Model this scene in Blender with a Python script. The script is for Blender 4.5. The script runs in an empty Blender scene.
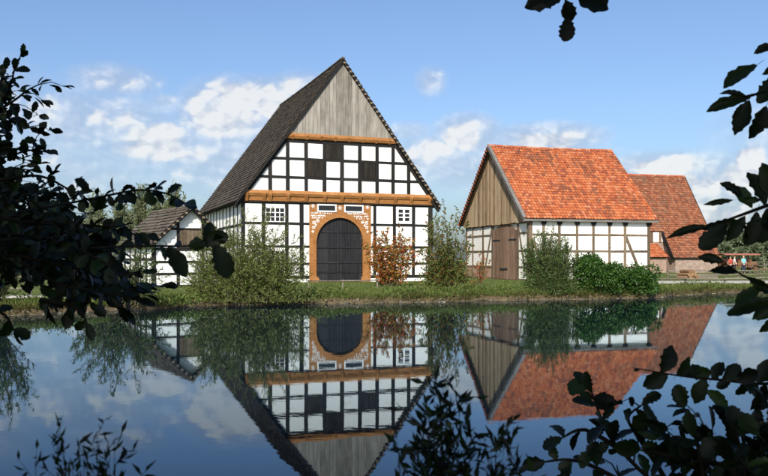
import bpy, bmesh, math, random
import numpy as np
from mathutils import Vector, Matrix, Quaternion

# ------------------------------------------------------------------ camera, sky, sun, exposure
scn = bpy.context.scene
COL = scn.collection
F, CX, Y0, H = 820.0, 384.0, 260.0, 1.68      # focal length / centre / horizon of the 768 px wide photo, eye height over the water
cam_d = bpy.data.cameras.new('camera')
cam = bpy.data.objects.new('camera', cam_d)
COL.objects.link(cam)
cam.location = (0, 0, H)
cam.rotation_euler = (math.radians(90), 0, 0)
cam_d.sensor_width = 36.0
cam_d.lens = 36.0 * F / 768.0
cam_d.shift_y = 22.0 / 768.0
cam_d.clip_start = 0.05
cam_d.clip_end = 6000
cam_d.dof.use_dof = True
cam_d.dof.focus_distance = 48.0
cam_d.dof.aperture_fstop = 10.0
scn.camera = cam

SUN_AZ, SUN_EL = math.radians(12), math.radians(38)   # sun behind the camera, a little to the left
to_sun = Vector((-math.sin(SUN_AZ) * math.cos(SUN_EL), -math.cos(SUN_AZ) * math.cos(SUN_EL), math.sin(SUN_EL)))
sun_d = bpy.data.lights.new('sun', 'SUN')
sun_d.energy = 4.3
sun_d.angle = math.radians(0.53)
sun_d.color = (1.0, 0.93, 0.82)
sun = bpy.data.objects.new('sun', sun_d)
COL.objects.link(sun)
sun.rotation_euler = to_sun.to_track_quat('Z', 'Y').to_euler()
sun.location = (-20, -40, 40)

scn.view_settings.view_transform = 'Standard'
scn.view_settings.look = 'None'
scn.view_settings.gamma = 1.0
scn.view_settings.exposure = 0.5
scn.view_settings.use_curve_mapping = False
scn.cycles.use_denoising = True
scn.cycles.max_bounces = 8
scn.cycles.transparent_max_bounces = 8
scn.cycles.sample_clamp_indirect = 4.0

world = bpy.data.worlds.new('World')
scn.world = world
world.use_nodes = True
wt = world.node_tree
wt.nodes.clear()


class NT:
    """small helper for node trees"""
    def __init__(self, t):
        self.t = t

    def n(self, typ, **kw):
        nd = self.t.nodes.new(typ)
        for k, v in kw.items():
            setattr(nd, k, v)
        return nd

    def put(self, sock, val):
        if hasattr(val, 'is_output') or isinstance(val, bpy.types.NodeSocket):
            self.t.links.new(val, sock)
        else:
            sock.default_value = val

    def m(self, op, a, b=None, c=None, clamp=False):
        nd = self.n('ShaderNodeMath', operation=op, use_clamp=clamp)
        self.put(nd.inputs[0], a)
        if b is not None:
            self.put(nd.inputs[1], b)
        if c is not None:
            self.put(nd.inputs[2], c)
        return nd.outputs[0]

    def mix(self, fac, a, b, blend='MIX'):
        nd = self.n('ShaderNodeMix', data_type='RGBA', blend_type=blend)
        self.put(nd.inputs[0], fac)
        self.put(nd.inputs[6], a if not isinstance(a, tuple) else (*a[:3], 1))
        self.put(nd.inputs[7], b if not isinstance(b, tuple) else (*b[:3], 1))
        return nd.outputs[2]

    def ramp(self, fac, stops, interp='LINEAR'):
        nd = self.n('ShaderNodeValToRGB')
        cr = nd.color_ramp
        cr.interpolation = interp
        while len(cr.elements) > len(stops):
            cr.elements.remove(cr.elements[-1])
        while len(cr.elements) < len(stops):
            cr.elements.new(1.0)
        for e, (p, c) in zip(cr.elements, stops):
            e.position = p
            e.color = (c, c, c, 1) if isinstance(c, (int, float)) else (*c[:3], 1)
        self.put(nd.inputs[0], fac)
        return nd.outputs[0]

    def maprange(self, v, a, b, c=0.0, d=1.0, smooth=True):
        nd = self.n('ShaderNodeMapRange', interpolation_type='SMOOTHSTEP' if smooth else 'LINEAR')
        self.put(nd.inputs[0], v)
        for i, x in enumerate((a, b, c, d)):
            nd.inputs[1 + i].default_value = x
        return nd.outputs[0]

    def noise(self, vec, scale, detail=4, rough=0.55, dist=0.0):
        nd = self.n('ShaderNodeTexNoise')
        if vec is not None:
            self.put(nd.inputs['Vector'], vec)
        nd.inputs['Scale'].default_value = scale
        nd.inputs['Detail'].default_value = detail
        nd.inputs['Roughness'].default_value = rough
        nd.inputs['Distortion'].default_value = dist
        return nd.outputs[0]

    def mapping(self, vec, scale=(1, 1, 1), loc=(0, 0, 0), rot=(0, 0, 0)):
        nd = self.n('ShaderNodeMapping')
        self.put(nd.inputs[0], vec)
        nd.inputs['Scale'].default_value = scale
        nd.inputs['Location'].default_value = loc
        nd.inputs['Rotation'].default_value = rot
        return nd.outputs[0]


def build_sky():
    w = NT(wt)
    sky = w.n('ShaderNodeTexSky', sky_type='NISHITA')
    sky.sun_disc = False
    sky.sun_elevation = SUN_EL
    sky.sun_rotation = math.atan2(to_sun.x, to_sun.y)
    sky.air_density = 1.0
    sky.dust_density = 2.2
    sky.ozone_density = 3.0
    tc = w.n('ShaderNodeTexCoord')
    sep = w.n('ShaderNodeSeparateXYZ')
    w.put(sep.inputs[0], tc.outputs['Generated'])
    x, y, z = sep.outputs
    az = w.m('ARCTAN2', x, y)                       # 0 = straight ahead
    hor = w.m('SQRT', w.m('ADD', w.m('MULTIPLY', x, x), w.m('MULTIPLY', y, y)))
    el = w.m('ARCTAN2', z, hor)
    comb = w.n('ShaderNodeCombineXYZ')
    w.put(comb.inputs[0], az)
    w.put(comb.inputs[1], w.m('MULTIPLY', el, 1.35))
    p = comb.outputs[0]
    n1 = w.noise(p, 17, 7, 0.52, 0.15)
    n1b = w.noise(w.mapping(p, loc=(0.004, -0.010, 0)), 17, 7, 0.52, 0.15)   # sampled a little towards the sun for shading
    n2 = w.noise(w.mapping(p, loc=(3.1, 1.7, 0)), 5, 4, 0.5)
    # banks of cumulus: centre azimuth / elevation and half sizes in photo pixels, weight
    blobs = [(116, 90, 28, 10, .45), (100, 134, 62, 24, .60), (148, 146, 46, 20, .85), (166, 107, 11, 5, .35),
             (228, 118, 42, 28, 1.05), (262, 104, 40, 19, .95), (300, 90, 28, 12, .70), (207, 157, 36, 11, .85),
             (70, 168, 60, 24, .30), (468, 136, 28, 17, 1.10), (436, 156, 32, 17, .95), (545, 140, 46, 12, 1.0),
             (431, 82, 10, 9, .45), (408, 132, 16, 6, .35), (665, 172, 52, 11, .80), (725, 188, 56, 22, .75),
             (750, 168, 14, 10, .90), (690, 206, 80, 26, .60), (235, 165, 70, 20, .35), (490, 166, 80, 18, .55),
             (-90, 120, 80, 35, .7), (880, 150, 90, 32, .7), (-260, 150, 90, 30, .7), (1050, 130, 70, 36, .7)]
    d = None
    for (bx, by, rx, ry, wgt) in blobs:
        ca, ce = math.atan((bx - CX) / F), math.atan((Y0 - by) / F)
        ra, re = rx / F * 1.25, ry / F * 1.25
        da = w.m('DIVIDE', w.m('SUBTRACT', az, ca), ra)
        de = w.m('DIVIDE', w.m('SUBTRACT', el, ce), re)
        g = w.m('MULTIPLY', w.m('SUBTRACT', 1.0, w.m('ADD', w.m('MULTIPLY', da, da), w.m('MULTIPLY', de, de))), wgt)
        g = w.m('MAXIMUM', g, -1.0)
        d = g if d is None else w.m('MAXIMUM', d, g)
    # the same kind of fair-weather banks go on all round the horizon
    band = w.m('MULTIPLY', w.maprange(el, 0.02, 0.09), w.maprange(el, 0.34, 0.16))
    side = w.maprange(w.m('ABSOLUTE', az), 0.62, 0.80)
    gen = w.m('SUBTRACT', w.m('MULTIPLY', w.m('MULTIPLY', w.maprange(n2, 0.46, 0.66), band), w.m('MULTIPLY', side, 2.0)), 1.0)
    d = w.m('ADD', w.m('MAXIMUM', d, gen), .16)
    def puffs(loc):
        q = w.mapping(p, loc=loc)
        wv = w.n('ShaderNodeTexNoise')
        wv.inputs['Scale'].default_value = 26
        wv.inputs['Detail'].default_value = 4
        w.put(wv.inputs['Vector'], q)
        vm = w.n('ShaderNodeVectorMath', operation='MULTIPLY_ADD')
        w.put(vm.inputs[0], wv.outputs[1])
        vm.inputs[1].default_value = (.045, .045, 0)
        w.put(vm.inputs[2], q)
        tot = None
        for sc_, am in ((17, .50), (38, .30), (85, .16)):
            vo = w.n('ShaderNodeTexVoronoi', feature='SMOOTH_F1')
            vo.inputs['Scale'].default_value = sc_
            vo.inputs['Smoothness'].default_value = .35
            w.put(vo.inputs['Vector'], vm.outputs[0])
            t_ = w.m('MULTIPLY', w.m('SUBTRACT', .62, vo.outputs['Distance']), am)
            tot = t_ if tot is None else w.m('ADD', tot, t_)
        return tot
    pf, pf2 = puffs((0, 0, 0)), puffs((.005, -.009, 0))
    body = w.m('ADD', d, w.m('ADD', w.m('MULTIPLY', w.m('SUBTRACT', n1, 0.5), 1.5), w.m('MULTIPLY', w.m('SUBTRACT', pf, .12), 1.9)))
    veil = w.m('MULTIPLY', w.maprange(w.m('ADD', d, w.m('MULTIPLY', w.m('SUBTRACT', n2, .5), .8)), -.60, .9), .58)
    alpha = w.m('MULTIPLY', w.maprange(body, 0.12, 0.90), 0.86)
    alpha = w.m('MAXIMUM', alpha, veil)
    lit = w.m('ADD', w.m('MULTIPLY', w.m('SUBTRACT', pf, pf2), 3.2), w.maprange(body, 0.15, 1.0, 0.28, 0.80))
    ccol = w.ramp(lit, [(0.0, (0.50, 0.58, 0.72)), (0.45, (0.70, 0.74, 0.82)), (0.85, (0.97, 0.97, 0.96))])
    bg1 = w.n('ShaderNodeBackground')
    tint = w.mix(1.0, sky.outputs[0], (0.96, 1.03, 1.14), 'MULTIPLY')
    w.put(bg1.inputs[0], tint)
    bg1.inputs[1].default_value = 0.105
    bg2 = w.n('ShaderNodeBackground')
    w.put(bg2.inputs[0], ccol)
    bg2.inputs[1].default_value = 0.66
    mx = w.n('ShaderNodeMixShader')
    w.put(mx.inputs[0], alpha)
    w.put(mx.inputs[1], bg1.outputs[0])
    w.put(mx.inputs[2], bg2.outputs[0])
    out = w.n('ShaderNodeOutputWorld')
    w.put(out.inputs[0], mx.outputs[0])


build_sky()

# ------------------------------------------------------------------ helpers
rng = random.Random(7)
nrng = np.random.default_rng(7)
R = math.radians


def P(px, py, Y):
    """photo pixel at distance Y -> world point"""
    return Vector(((px - CX) / F * Y, Y, H - (py - Y0) / F * Y))


def empty(name, loc, rz=0.0, label=None, cat=None, group=None):
    o = bpy.data.objects.new(name, None)
    COL.objects.link(o)
    o.location = loc
    o.rotation_euler = (0, 0, rz)
    o.empty_display_size = 0.3
    tag(o, label, cat, group)
    return o


def tag(o, label=None, cat=None, group=None, kind=None):
    if label:
        o['label'] = label
    if cat:
        o['category'] = cat
    if group:
        o['group'] = group
    if kind:
        o['kind'] = kind
    return o


def link(name, me, parent=None):
    o = bpy.data.objects.new(name, me)
    COL.objects.link(o)
    if parent is not None:
        o.parent = parent
    return o


class MB:
    """collects shapes and links them as ONE mesh object"""
    def __init__(self):
        self.v, self.f = [], []

    def add(self, vs, fs):
        b = len(self.v)
        self.v += [tuple(q) for q in vs]
        self.f += [tuple(b + i for i in f) for f in fs]
        return self

    def prism(self, poly, fr, d0, d1):
        """2-D polygon (s,z) extruded from depth d0 to d1 (outward) in wall frame fr"""
        n = len(poly)
        vs = [fr(s, z, d0) for s, z in poly] + [fr(s, z, d1) for s, z in poly]
        fs = [tuple(range(n - 1, -1, -1)), tuple(range(n, 2 * n))]
        fs += [(i, (i + 1) % n, n + (i + 1) % n, n + i) for i in range(n)]
        return self.add(vs, fs)

    def box(self, x0, x1, y0, y1, z0, z1):
        vs = [(x, y, z) for z in (z0, z1) for y in (y0, y1) for x in (x0, x1)]
        return self.add(vs, [(0, 2, 3, 1), (4, 5, 7, 6), (0, 1, 5, 4), (2, 6, 7, 3), (0, 4, 6, 2), (1, 3, 7, 5)])

    def tube(self, pts, radii, sides=6, cap=True):
        pts = [Vector(p) for p in pts]
        n = len(pts)
        vs, fs = [], []
        ref = None
        for i, p in enumerate(pts):
            t = (pts[min(i + 1, n - 1)] - pts[max(i - 1, 0)])
            if t.length < 1e-9:
                t = Vector((0, 0, 1))
            t.normalize()
            if ref is None:
                ref = t.orthogonal().normalized()
            ref = (ref - t * ref.dot(t))
            if ref.length < 1e-6:
                ref = t.orthogonal()
            ref.normalize()
            b = t.cross(ref)
            for k in range(sides):
                a = 2 * math.pi * k / sides
                vs.append(p + (ref * math.cos(a) + b * math.sin(a)) * radii[i])
        for i in range(n - 1):
            for k in range(sides):
                k2 = (k + 1) % sides
                fs.append((i * sides + k, i * sides + k2, (i + 1) * sides + k2, (i + 1) * sides + k))
        if cap:
            fs.append(tuple(range(sides - 1, -1, -1)))
            fs.append(tuple((n - 1) * sides + k for k in range(sides)))
        return self.add(vs, fs)

    def build(self, name, mat, parent=None, smooth=False, recalc=True):
        me = bpy.data.meshes.new(name)
        off = Vector((0, 0, 0))
        me.from_pydata(self.v, [], self.f)
        if recalc:
            bm = bmesh.new()
            bm.from_mesh(me)
            bmesh.ops.recalc_face_normals(bm, faces=bm.faces)
            bm.to_mesh(me)
            bm.free()
        if smooth:
            me.polygons.foreach_set('use_smooth', [True] * len(me.polygons))
        me.materials.append(mat)
        me.update()
        return link(name, me, parent)


def np_mesh(name, verts, faces_idx, nper, mat, parent=None, smooth=False):
    """fast mesh: verts (N,3), faces (M,nper)"""
    me = bpy.data.meshes.new(name)
    verts = np.asarray(verts, dtype=np.float32)
    faces = np.asarray(faces_idx, dtype=np.int32)
    me.vertices.add(len(verts))
    me.vertices.foreach_set('co', verts.ravel())
    m = len(faces)
    me.loops.add(m * nper)
    me.loops.foreach_set('vertex_index', faces.ravel())
    me.polygons.add(m)
    me.polygons.foreach_set('loop_start', np.arange(0, m * nper, nper, dtype=np.int32))
    me.polygons.foreach_set('loop_total', np.full(m, nper, dtype=np.int32))
    if smooth:
        me.polygons.foreach_set('use_smooth', np.ones(m, dtype=bool))
    me.materials.append(mat)
    me.update(calc_edges=True)
    me.validate()
    return link(name, me, parent)


def clip_poly(poly, planes):
    """Sutherland-Hodgman against half planes a*s+b*z<=c"""
    for a, b, c in planes:
        out = []
        for i in range(len(poly)):
            p, q = poly[i], poly[(i + 1) % len(poly)]
            dp, dq = a * p[0] + b * p[1] - c, a * q[0] + b * q[1] - c
            if dp <= 0:
                out.append(p)
            if (dp < 0 < dq) or (dq < 0 < dp):
                t = dp / (dp - dq)
                out.append((p[0] + t * (q[0] - p[0]), p[1] + t * (q[1] - p[1])))
        poly = out
        if len(poly) < 3:
            return []
    return poly


def area(poly):
    return abs(sum(p[0] * q[1] - q[0] * p[1] for p, q in zip(poly, poly[1:] + poly[:1]))) / 2


# ------------------------------------------------------------------ materials
def material(name):
    m = bpy.data.materials.new(name)
    m.use_nodes = True
    m.node_tree.nodes.clear()
    w = NT(m.node_tree)
    out = w.n('ShaderNodeOutputMaterial')
    bs = w.n('ShaderNodeBsdfPrincipled')
    w.put(out.inputs[0], bs.outputs[0])
    return m, w, bs, out


def bump(w, bs, height, strength, dist=0.02):
    b = w.n('ShaderNodeBump')
    b.inputs['Strength'].default_value = strength
    b.inputs['Distance'].default_value = dist
    w.put(b.inputs['Height'], height)
    w.put(bs.inputs['Normal'], b.outputs[0])


def obj_rand(w):
    return w.n('ShaderNodeObjectInfo').outputs['Random']


def island(w):
    return w.n('ShaderNodeNewGeometry').outputs['Random Per Island']


def coords(w):
    return w.n('ShaderNodeTexCoord').outputs['Object']


def mat_plaster(name, c1=(.80, .79, .75), c2=(.62, .60, .54)):
    m, w, bs, _ = material(name)
    co = coords(w)
    n = w.noise(co, 1.3, 6, .65)
    f = w.noise(co, 14, 4, .6)
    col = w.mix(w.maprange(n, .52, .80), c1, c2)
    col = w.mix(w.m('MULTIPLY', obj_rand(w), .10), col, (.66, .65, .62))
    w.put(bs.inputs['Base Color'], col)
    bs.inputs['Roughness'].default_value = .9
    bump(w, bs, w.m('ADD', f, w.m('MULTIPLY', n, 2.0)), .35, .02)
    return m


def mat_wood(name, cols, grain=(30, 30, 2.0), rough=.8, var=.5, bmp=.4, islands=False):
    """cols dark, mid, light; grain stretched along local z by default"""
    m, w, bs, _ = material(name)
    co = coords(w)
    r = island(w) if islands else obj_rand(w)
    off = w.n('ShaderNodeVectorMath', operation='ADD')
    w.put(off.inputs[0], co)
    cmb = w.n('ShaderNodeCombineXYZ')
    for i in range(3):
        w.put(cmb.inputs[i], w.m('MULTIPLY', r, 37.0 + 11 * i))
    w.put(off.inputs[1], cmb.outputs[0])
    g = w.noise(w.mapping(off.outputs[0], scale=grain), 1.0, 5, .6, .3)
    big = w.noise(off.outputs[0], .9, 4, .55)
    t = w.m('ADD', w.m('MULTIPLY', g, .62), w.m('MULTIPLY', big, .38))
    t = w.m('ADD', t, w.m('MULTIPLY', w.m('SUBTRACT', r, .5), var * .45))
    col = w.ramp(t, [(.30, cols[0]), (.50, cols[1]), (.70, cols[2])])
    w.put(bs.inputs['Base Color'], col)
    bs.inputs['Roughness'].default_value = rough
    bs.inputs['Specular IOR Level'].default_value = .25
    bump(w, bs, g, bmp, .012)
    return m


def mat_tiles(name, pal, patch=None, patch_amt=.0, rough=.8):
    """per-tile colour from a palette + weathered patches in object space"""
    m, w, bs, _ = material(name)
    co = coords(w)
    r = island(w)
    n = len(pal)
    col = w.ramp(r, [(i / n, c) for i, c in enumerate(pal)], 'CONSTANT')
    fine = w.noise(co, 9, 4, .6)
    col = w.mix(w.maprange(fine, .35, .70, 0, .50), col, tuple(c * .5 for c in pal[0]))
    if patch:
        pn = w.noise(w.mapping(co, scale=(1, 1, .7)), .55, 5, .62)
        pm = w.maprange(w.m('ADD', pn, w.m('MULTIPLY', w.m('SUBTRACT', r, .5), .20)), .53, .66)
        col = w.mix(w.m('MULTIPLY', pm, patch_amt), col, patch)
    w.put(bs.inputs['Base Color'], col)
    bs.inputs['Roughness'].default_value = rough
    bs.inputs['Specular IOR Level'].default_value = .3
    bump(w, bs, fine, .3, .01)
    return m


def mat_leaf(name, pal, trans=.3, rough=.45, spec=.4, per_object=False, sat=None):
    m, w, bs, out = material(name)
    r = obj_rand(w) if per_object else island(w)
    n = len(pal)
    col = w.ramp(r, [(i / max(1, n - 1), c) for i, c in enumerate(pal)])
    w.put(bs.inputs['Base Color'], col)
    bs.inputs['Roughness'].default_value = rough
    bs.inputs['Specular IOR Level'].default_value = spec
    tr = w.n('ShaderNodeBsdfTranslucent')
    w.put(tr.inputs[0], w.mix(1.0, col, (1.2, 1.15, .55), 'MULTIPLY'))
    mx = w.n('ShaderNodeMixShader')
    mx.inputs[0].default_value = trans
    w.put(mx.inputs[1], bs.outputs[0])
    w.put(mx.inputs[2], tr.outputs[0])
    w.put(out.inputs[0], mx.outputs[0])
    return m


def mat_plain(name, c, rough=.7, spec=.3, noise=0.25, scale=8):
    m, w, bs, _ = material(name)
    n = w.noise(coords(w), scale, 4, .6)
    w.put(bs.inputs['Base Color'], w.mix(w.maprange(n, .35, .7, 0, noise), c, tuple(x * .45 for x in c)))
    bs.inputs['Roughness'].default_value = rough
    bs.inputs['Specular IOR Level'].default_value = spec
    return m


M = {}
M['plaster'] = mat_plaster('white_limewash')
M['plaster_old'] = mat_plaster('aged_limewash', (.78, .76, .71), (.52, .48, .40))
M['black'] = mat_wood('tarred_timber', ((.006, .006, .006), (.012, .011, .010), (.028, .025, .022)), (20, 20, 20), .7, .3, .5)
M['orange'] = mat_wood('ochre_painted_oak', ((.22, .085, .022), (.32, .14, .042), (.43, .22, .085)), (3, 14, 14), .6, .3, .4)
M['grey_plank'] = mat_wood('weathered_grey_plank', ((.10, .09, .075), (.25, .228, .192), (.37, .345, .30)), (26, 26, .9), .9, .42, .6)
M['tan_plank'] = mat_wood('weathered_tan_plank', ((.13, .088, .048), (.30, .212, .125), (.43, .325, .215)), (24, 24, .8), .9, .7, .6)
M['brown_plank'] = mat_wood('brown_door_plank', ((.09, .054, .036), (.18, .112, .074), (.26, .175, .122)), (24, 24, .9), .8, .5, .5)
M['grey_board'] = mat_wood('dull_grey_board', ((.07, .065, .058), (.14, .13, .118), (.22, .21, .19)), (12, 12, 12), .9, .4, .5)
M['oak'] = mat_wood('old_oak_timber', ((.06, .042, .026), (.135, .098, .064), (.23, .178, .122)), (14, 14, 14), .85, .4, .5)
M['dark_door'] = mat_wood('black_door_board', ((.010, .010, .011), (.020, .020, .022), (.036, .036, .038)), (18, 18, .8), .55, .5, .4)
M['shutter'] = mat_wood('dark_shutter_board', ((.006, .005, .004), (.016, .013, .010), (.04, .032, .025)), (22, 22, 1.0), .8, .5, .5)
M['white_paint'] = mat_plain('white_paint', (.78, .78, .76), .5, .4, .12)
M['fence'] = mat_wood('weathered_fence_wood', ((.08, .066, .048), (.17, .145, .11), (.28, .245, .20)), (12, 12, 12), .9, .5, .5)
M['rust'] = mat_plain('rusty_iron', (.06, .035, .02), .7, .4, .5, 20)
M['iron'] = mat_plain('black_iron', (.015, .015, .015), .5, .5, .3, 20)
M['slate_tiles'] = mat_tiles('brown_grey_roof_tiles', [(.048, .036, .027), (.068, .052, .039), (.088, .070, .054), (.112, .090, .068), (.076, .053, .036), (.055, .045, .036)], (.105, .095, .062), .5, .85)
M['shed_tiles'] = mat_tiles('weathered_shed_tiles', [(.075, .060, .046), (.105, .086, .066), (.135, .112, .088), (.09, .068, .05), (.16, .135, .108)], (.10, .10, .07), .45, .85)
M['red_tiles'] = mat_tiles('red_pantiles', [(.34, .083, .026), (.40, .112, .036), (.44, .138, .05), (.36, .093, .029), (.46, .158, .064), (.28, .068, .026), (.42, .12, .04), (.21, .056, .028), (.385, .102, .034), (.45, .175, .085)], (.13, .045, .022), .75, .7)
M['barn_tiles'] = mat_tiles('mottled_barn_pantiles', [(.25, .08, .037), (.31, .115, .056), (.20, .066, .035), (.35, .15, .08), (.27, .093, .043), (.16, .066, .04), (.32, .12, .06)], (.17, .10, .06), .6, .8)
M['ridge'] = mat_tiles('ridge_tiles', [(.42, .13, .06), (.50, .22, .13), (.38, .10, .045)], None, 0, .75)
M['lath'] = mat_plain('pale_verge_lath', (.22, .175, .125), .85, .2, .5, 6)


def mat_glass():
    m, w, bs, _ = material('dark_window_glass')
    bs.inputs['Base Color'].default_value = (.012, .014, .016, 1)
    bs.inputs['Roughness'].default_value = .05
    n = w.noise(coords(w), 5, 2, .5)
    bump(w, bs, n, .06, .02)
    return m


M['glass'] = mat_glass()


def mat_brick(name, c1, c2, mortar, scale):
    m, w, bs, _ = material(name)
    co = coords(w)
    br = w.n('ShaderNodeTexBrick')
    sw = w.n('ShaderNodeSeparateXYZ')
    w.put(sw.inputs[0], co)
    cb = w.n('ShaderNodeCombineXYZ')
    w.put(cb.inputs[0], w.m('ADD', sw.outputs[0], sw.outputs[1]))
    w.put(cb.inputs[1], sw.outputs[2])
    w.put(br.inputs['Vector'], cb.outputs[0])
    br.inputs['Color1'].default_value = (*c1, 1)
    br.inputs['Color2'].default_value = (*c2, 1)
    br.inputs['Mortar'].default_value = (*mortar, 1)
    br.inputs['Scale'].default_value = scale
    br.inputs['Mortar Size'].default_value = .025
    n = w.noise(co, 2.2, 6, .7)
    col = w.mix(w.maprange(n, .45, .75, 0, .6), br.outputs[0], tuple(x * .5 for x in c2))
    w.put(bs.inputs['Base Color'], col)
    bs.inputs['Roughness'].default_value = .9
    bump(w, bs, w.m('SUBTRACT', n, br.outputs['Fac']), .6, .02)
    return m


M['brick'] = mat_brick('old_red_brick', (.30, .16, .10), (.38, .24, .17), (.42, .38, .33), 3.2)
M['rubble'] = mat_brick('brick_and_rubble_wall', (.26, .15, .105), (.36, .27, .21), (.40, .35, .30), 1.6)


def mat_ground():
    m, w, bs, _ = material('meadow_and_bank_earth')
    geo = w.n('ShaderNodeNewGeometry')
    sep = w.n('ShaderNodeSeparateXYZ')
    w.put(sep.inputs[0], geo.outputs['Position'])
    co = geo.outputs['Position']
    n1 = w.noise(co, .35, 5, .6)
    n2 = w.noise(co, 3.5, 5, .65)
    g = w.mix(n1, (.055, .085, .018), (.105, .125, .035))
    g = w.mix(w.maprange(n2, .5, .8, 0, .6), g, (.17, .15, .07))
    e = w.mix(n2, (.05, .038, .022), (.17, .13, .078))
    zz = w.m('ADD', sep.outputs[2], w.m('MULTIPLY', w.m('SUBTRACT', n2, .5), .16))
    col = w.mix(w.maprange(zz, .17, .27), e, g)
    w.put(bs.inputs['Base Color'], col)
    bs.inputs['Roughness'].default_value = .95
    bs.inputs['Specular IOR Level'].default_value = .1
    bump(w, bs, n2, .8, .08)
    return m


M['ground'] = mat_ground()


def mat_water():
    m, w, bs, out = material('pond_water')
    geo = w.n('ShaderNodeNewGeometry')
    co = geo.outputs['Position']
    n1 = w.noise(w.mapping(co, scale=(.55, .9, 1)), 1.1, 3, .5)
    n2 = w.noise(w.mapping(co, scale=(1.2, 2.2, 1)), 4.0, 2, .5)
    h = w.m('ADD', n1, w.m('MULTIPLY', n2, .18))
    nt = m.node_tree
    bn = w.n('ShaderNodeBump')
    bn.inputs['Strength'].default_value = .018
    bn.inputs['Distance'].default_value = .06
    w.put(bn.inputs['Height'], h)
    fz = w.n('ShaderNodeFresnel')
    fz.inputs['IOR'].default_value = 1.31
    w.put(fz.inputs['Normal'], bn.outputs[0])
    df = w.n('ShaderNodeBsdfDiffuse')
    df.inputs[0].default_value = (.004, .009, .014, 1)
    gl = w.n('ShaderNodeBsdfGlossy')
    gl.inputs['Color'].default_value = (.73, .87, .98, 1)
    gl.inputs['Roughness'].default_value = .012
    w.put(gl.inputs['Normal'], bn.outputs[0])
    mx = w.n('ShaderNodeMixShader')
    w.put(mx.inputs[0], fz.outputs[0])
    w.put(mx.inputs[1], df.outputs[0])
    w.put(mx.inputs[2], gl.outputs[0])
    nt.nodes.remove(bs)
    w.put(out.inputs[0], mx.outputs[0])
    return m


M['water'] = mat_water()
M['path'] = mat_plain('pale_gravel_path', (.40, .375, .34), .95, .1, .35, 3)
M['grass'] = mat_leaf('grass_blades', [(.058, .10, .017), (.10, .15, .028), (.145, .17, .048), (.075, .125, .022), (.20, .185, .075)], .3, .6, .2)
M['sedge'] = mat_leaf('sedge_blades', [(.055, .075, .018), (.11, .115, .035), (.17, .145, .06), (.075, .095, .022), (.14, .11, .05)], .3, .6, .2)
M['willow'] = mat_leaf('willow_leaves', [(.070, .105, .024), (.125, .165, .042), (.18, .205, .062), (.10, .14, .032), (.22, .235, .08)], .35, .5, .3)
M['willow_dark'] = mat_leaf('dark_willow_leaves', [(.038, .075, .018), (.068, .112, .028), (.105, .15, .042), (.055, .092, .022)], .3, .5, .3)
M['laurel'] = mat_leaf('glossy_shrub_leaves', [(.017, .052, .008), (.034, .088, .014), (.058, .125, .021), (.026, .070, .011), (.085, .155, .03)], .25, .42, .3)
M['red_leaf'] = mat_leaf('autumn_red_leaves', [(.40, .045, .02), (.48, .12, .03), (.20, .19, .04), (.14, .18, .045), (.50, .20, .04), (.34, .05, .025), (.18, .21, .05), (.42, .07, .03)], .35, .5, .3)
M['rowan_leaf'] = mat_leaf('turning_green_leaves', [(.085, .12, .026), (.13, .16, .036), (.065, .105, .022), (.11, .145, .03), (.26, .075, .024), (.09, .125, .028), (.15, .17, .04)], .35, .5, .3)
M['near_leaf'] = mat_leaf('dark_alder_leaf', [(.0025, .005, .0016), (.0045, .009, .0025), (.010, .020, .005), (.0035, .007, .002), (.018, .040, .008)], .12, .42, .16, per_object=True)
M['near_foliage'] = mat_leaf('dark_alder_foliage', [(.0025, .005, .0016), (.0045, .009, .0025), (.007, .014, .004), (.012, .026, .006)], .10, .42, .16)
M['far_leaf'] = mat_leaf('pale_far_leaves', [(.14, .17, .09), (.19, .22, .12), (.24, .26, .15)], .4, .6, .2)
M['wood_leaf_hazed'] = mat_leaf('hazed_wood_leaves', [(.075, .105, .055), (.11, .14, .075), (.14, .17, .095), (.09, .12, .06)], .2, .7, .2)  # distance haze painted in: leaf colours lightened, no haze in the air
M['bark'] = mat_plain('dark_bark', (.035, .028, .020), .9, .2, .5, 12)
M['twig'] = mat_plain('black_twig', (.012, .010, .007), .9, .1, .4, 12)
M['stem'] = mat_plain('willow_stem', (.10, .085, .05), .85, .2, .4, 12)
M['stone'] = mat_tiles('bank_stones', [(.15, .13, .10), (.22, .19, .15), (.10, .09, .07), (.18, .15, .11)], None, 0, .9)

# ------------------------------------------------------------------ the setting: water, ground, paths, hill
SH = [(-120, 15), (-40, 20), (-20, 22.6), (-11.5, 24.6), (-9.2, 26.5), (-6.7, 30), (-3.2, 31.3), (.6, 32), (4.8, 34), (9.4, 35.2),
      (11.75, 36.2), (15.6, 40.3), (20.1, 43), (40, 47), (120, 62)]


def shore(x):
    x = np.asarray(x, dtype=float)
    y = np.interp(x, [a for a, _ in SH], [b for _, b in SH])
    return y + .16 * np.sin(x * 1.9 + .4) + .10 * np.sin(x * 4.3 + 1.1) + .05 * np.sin(x * 9.7)


def ground_z(s):
    return np.interp(s, [-3, -1.5, -.4, 0, .07, .16, .3, .6, 1.2, 3, 60], [-1.2, -.9, -.4, -.06, .05, .11, .19, .26, .30, .31, .31])


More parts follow.
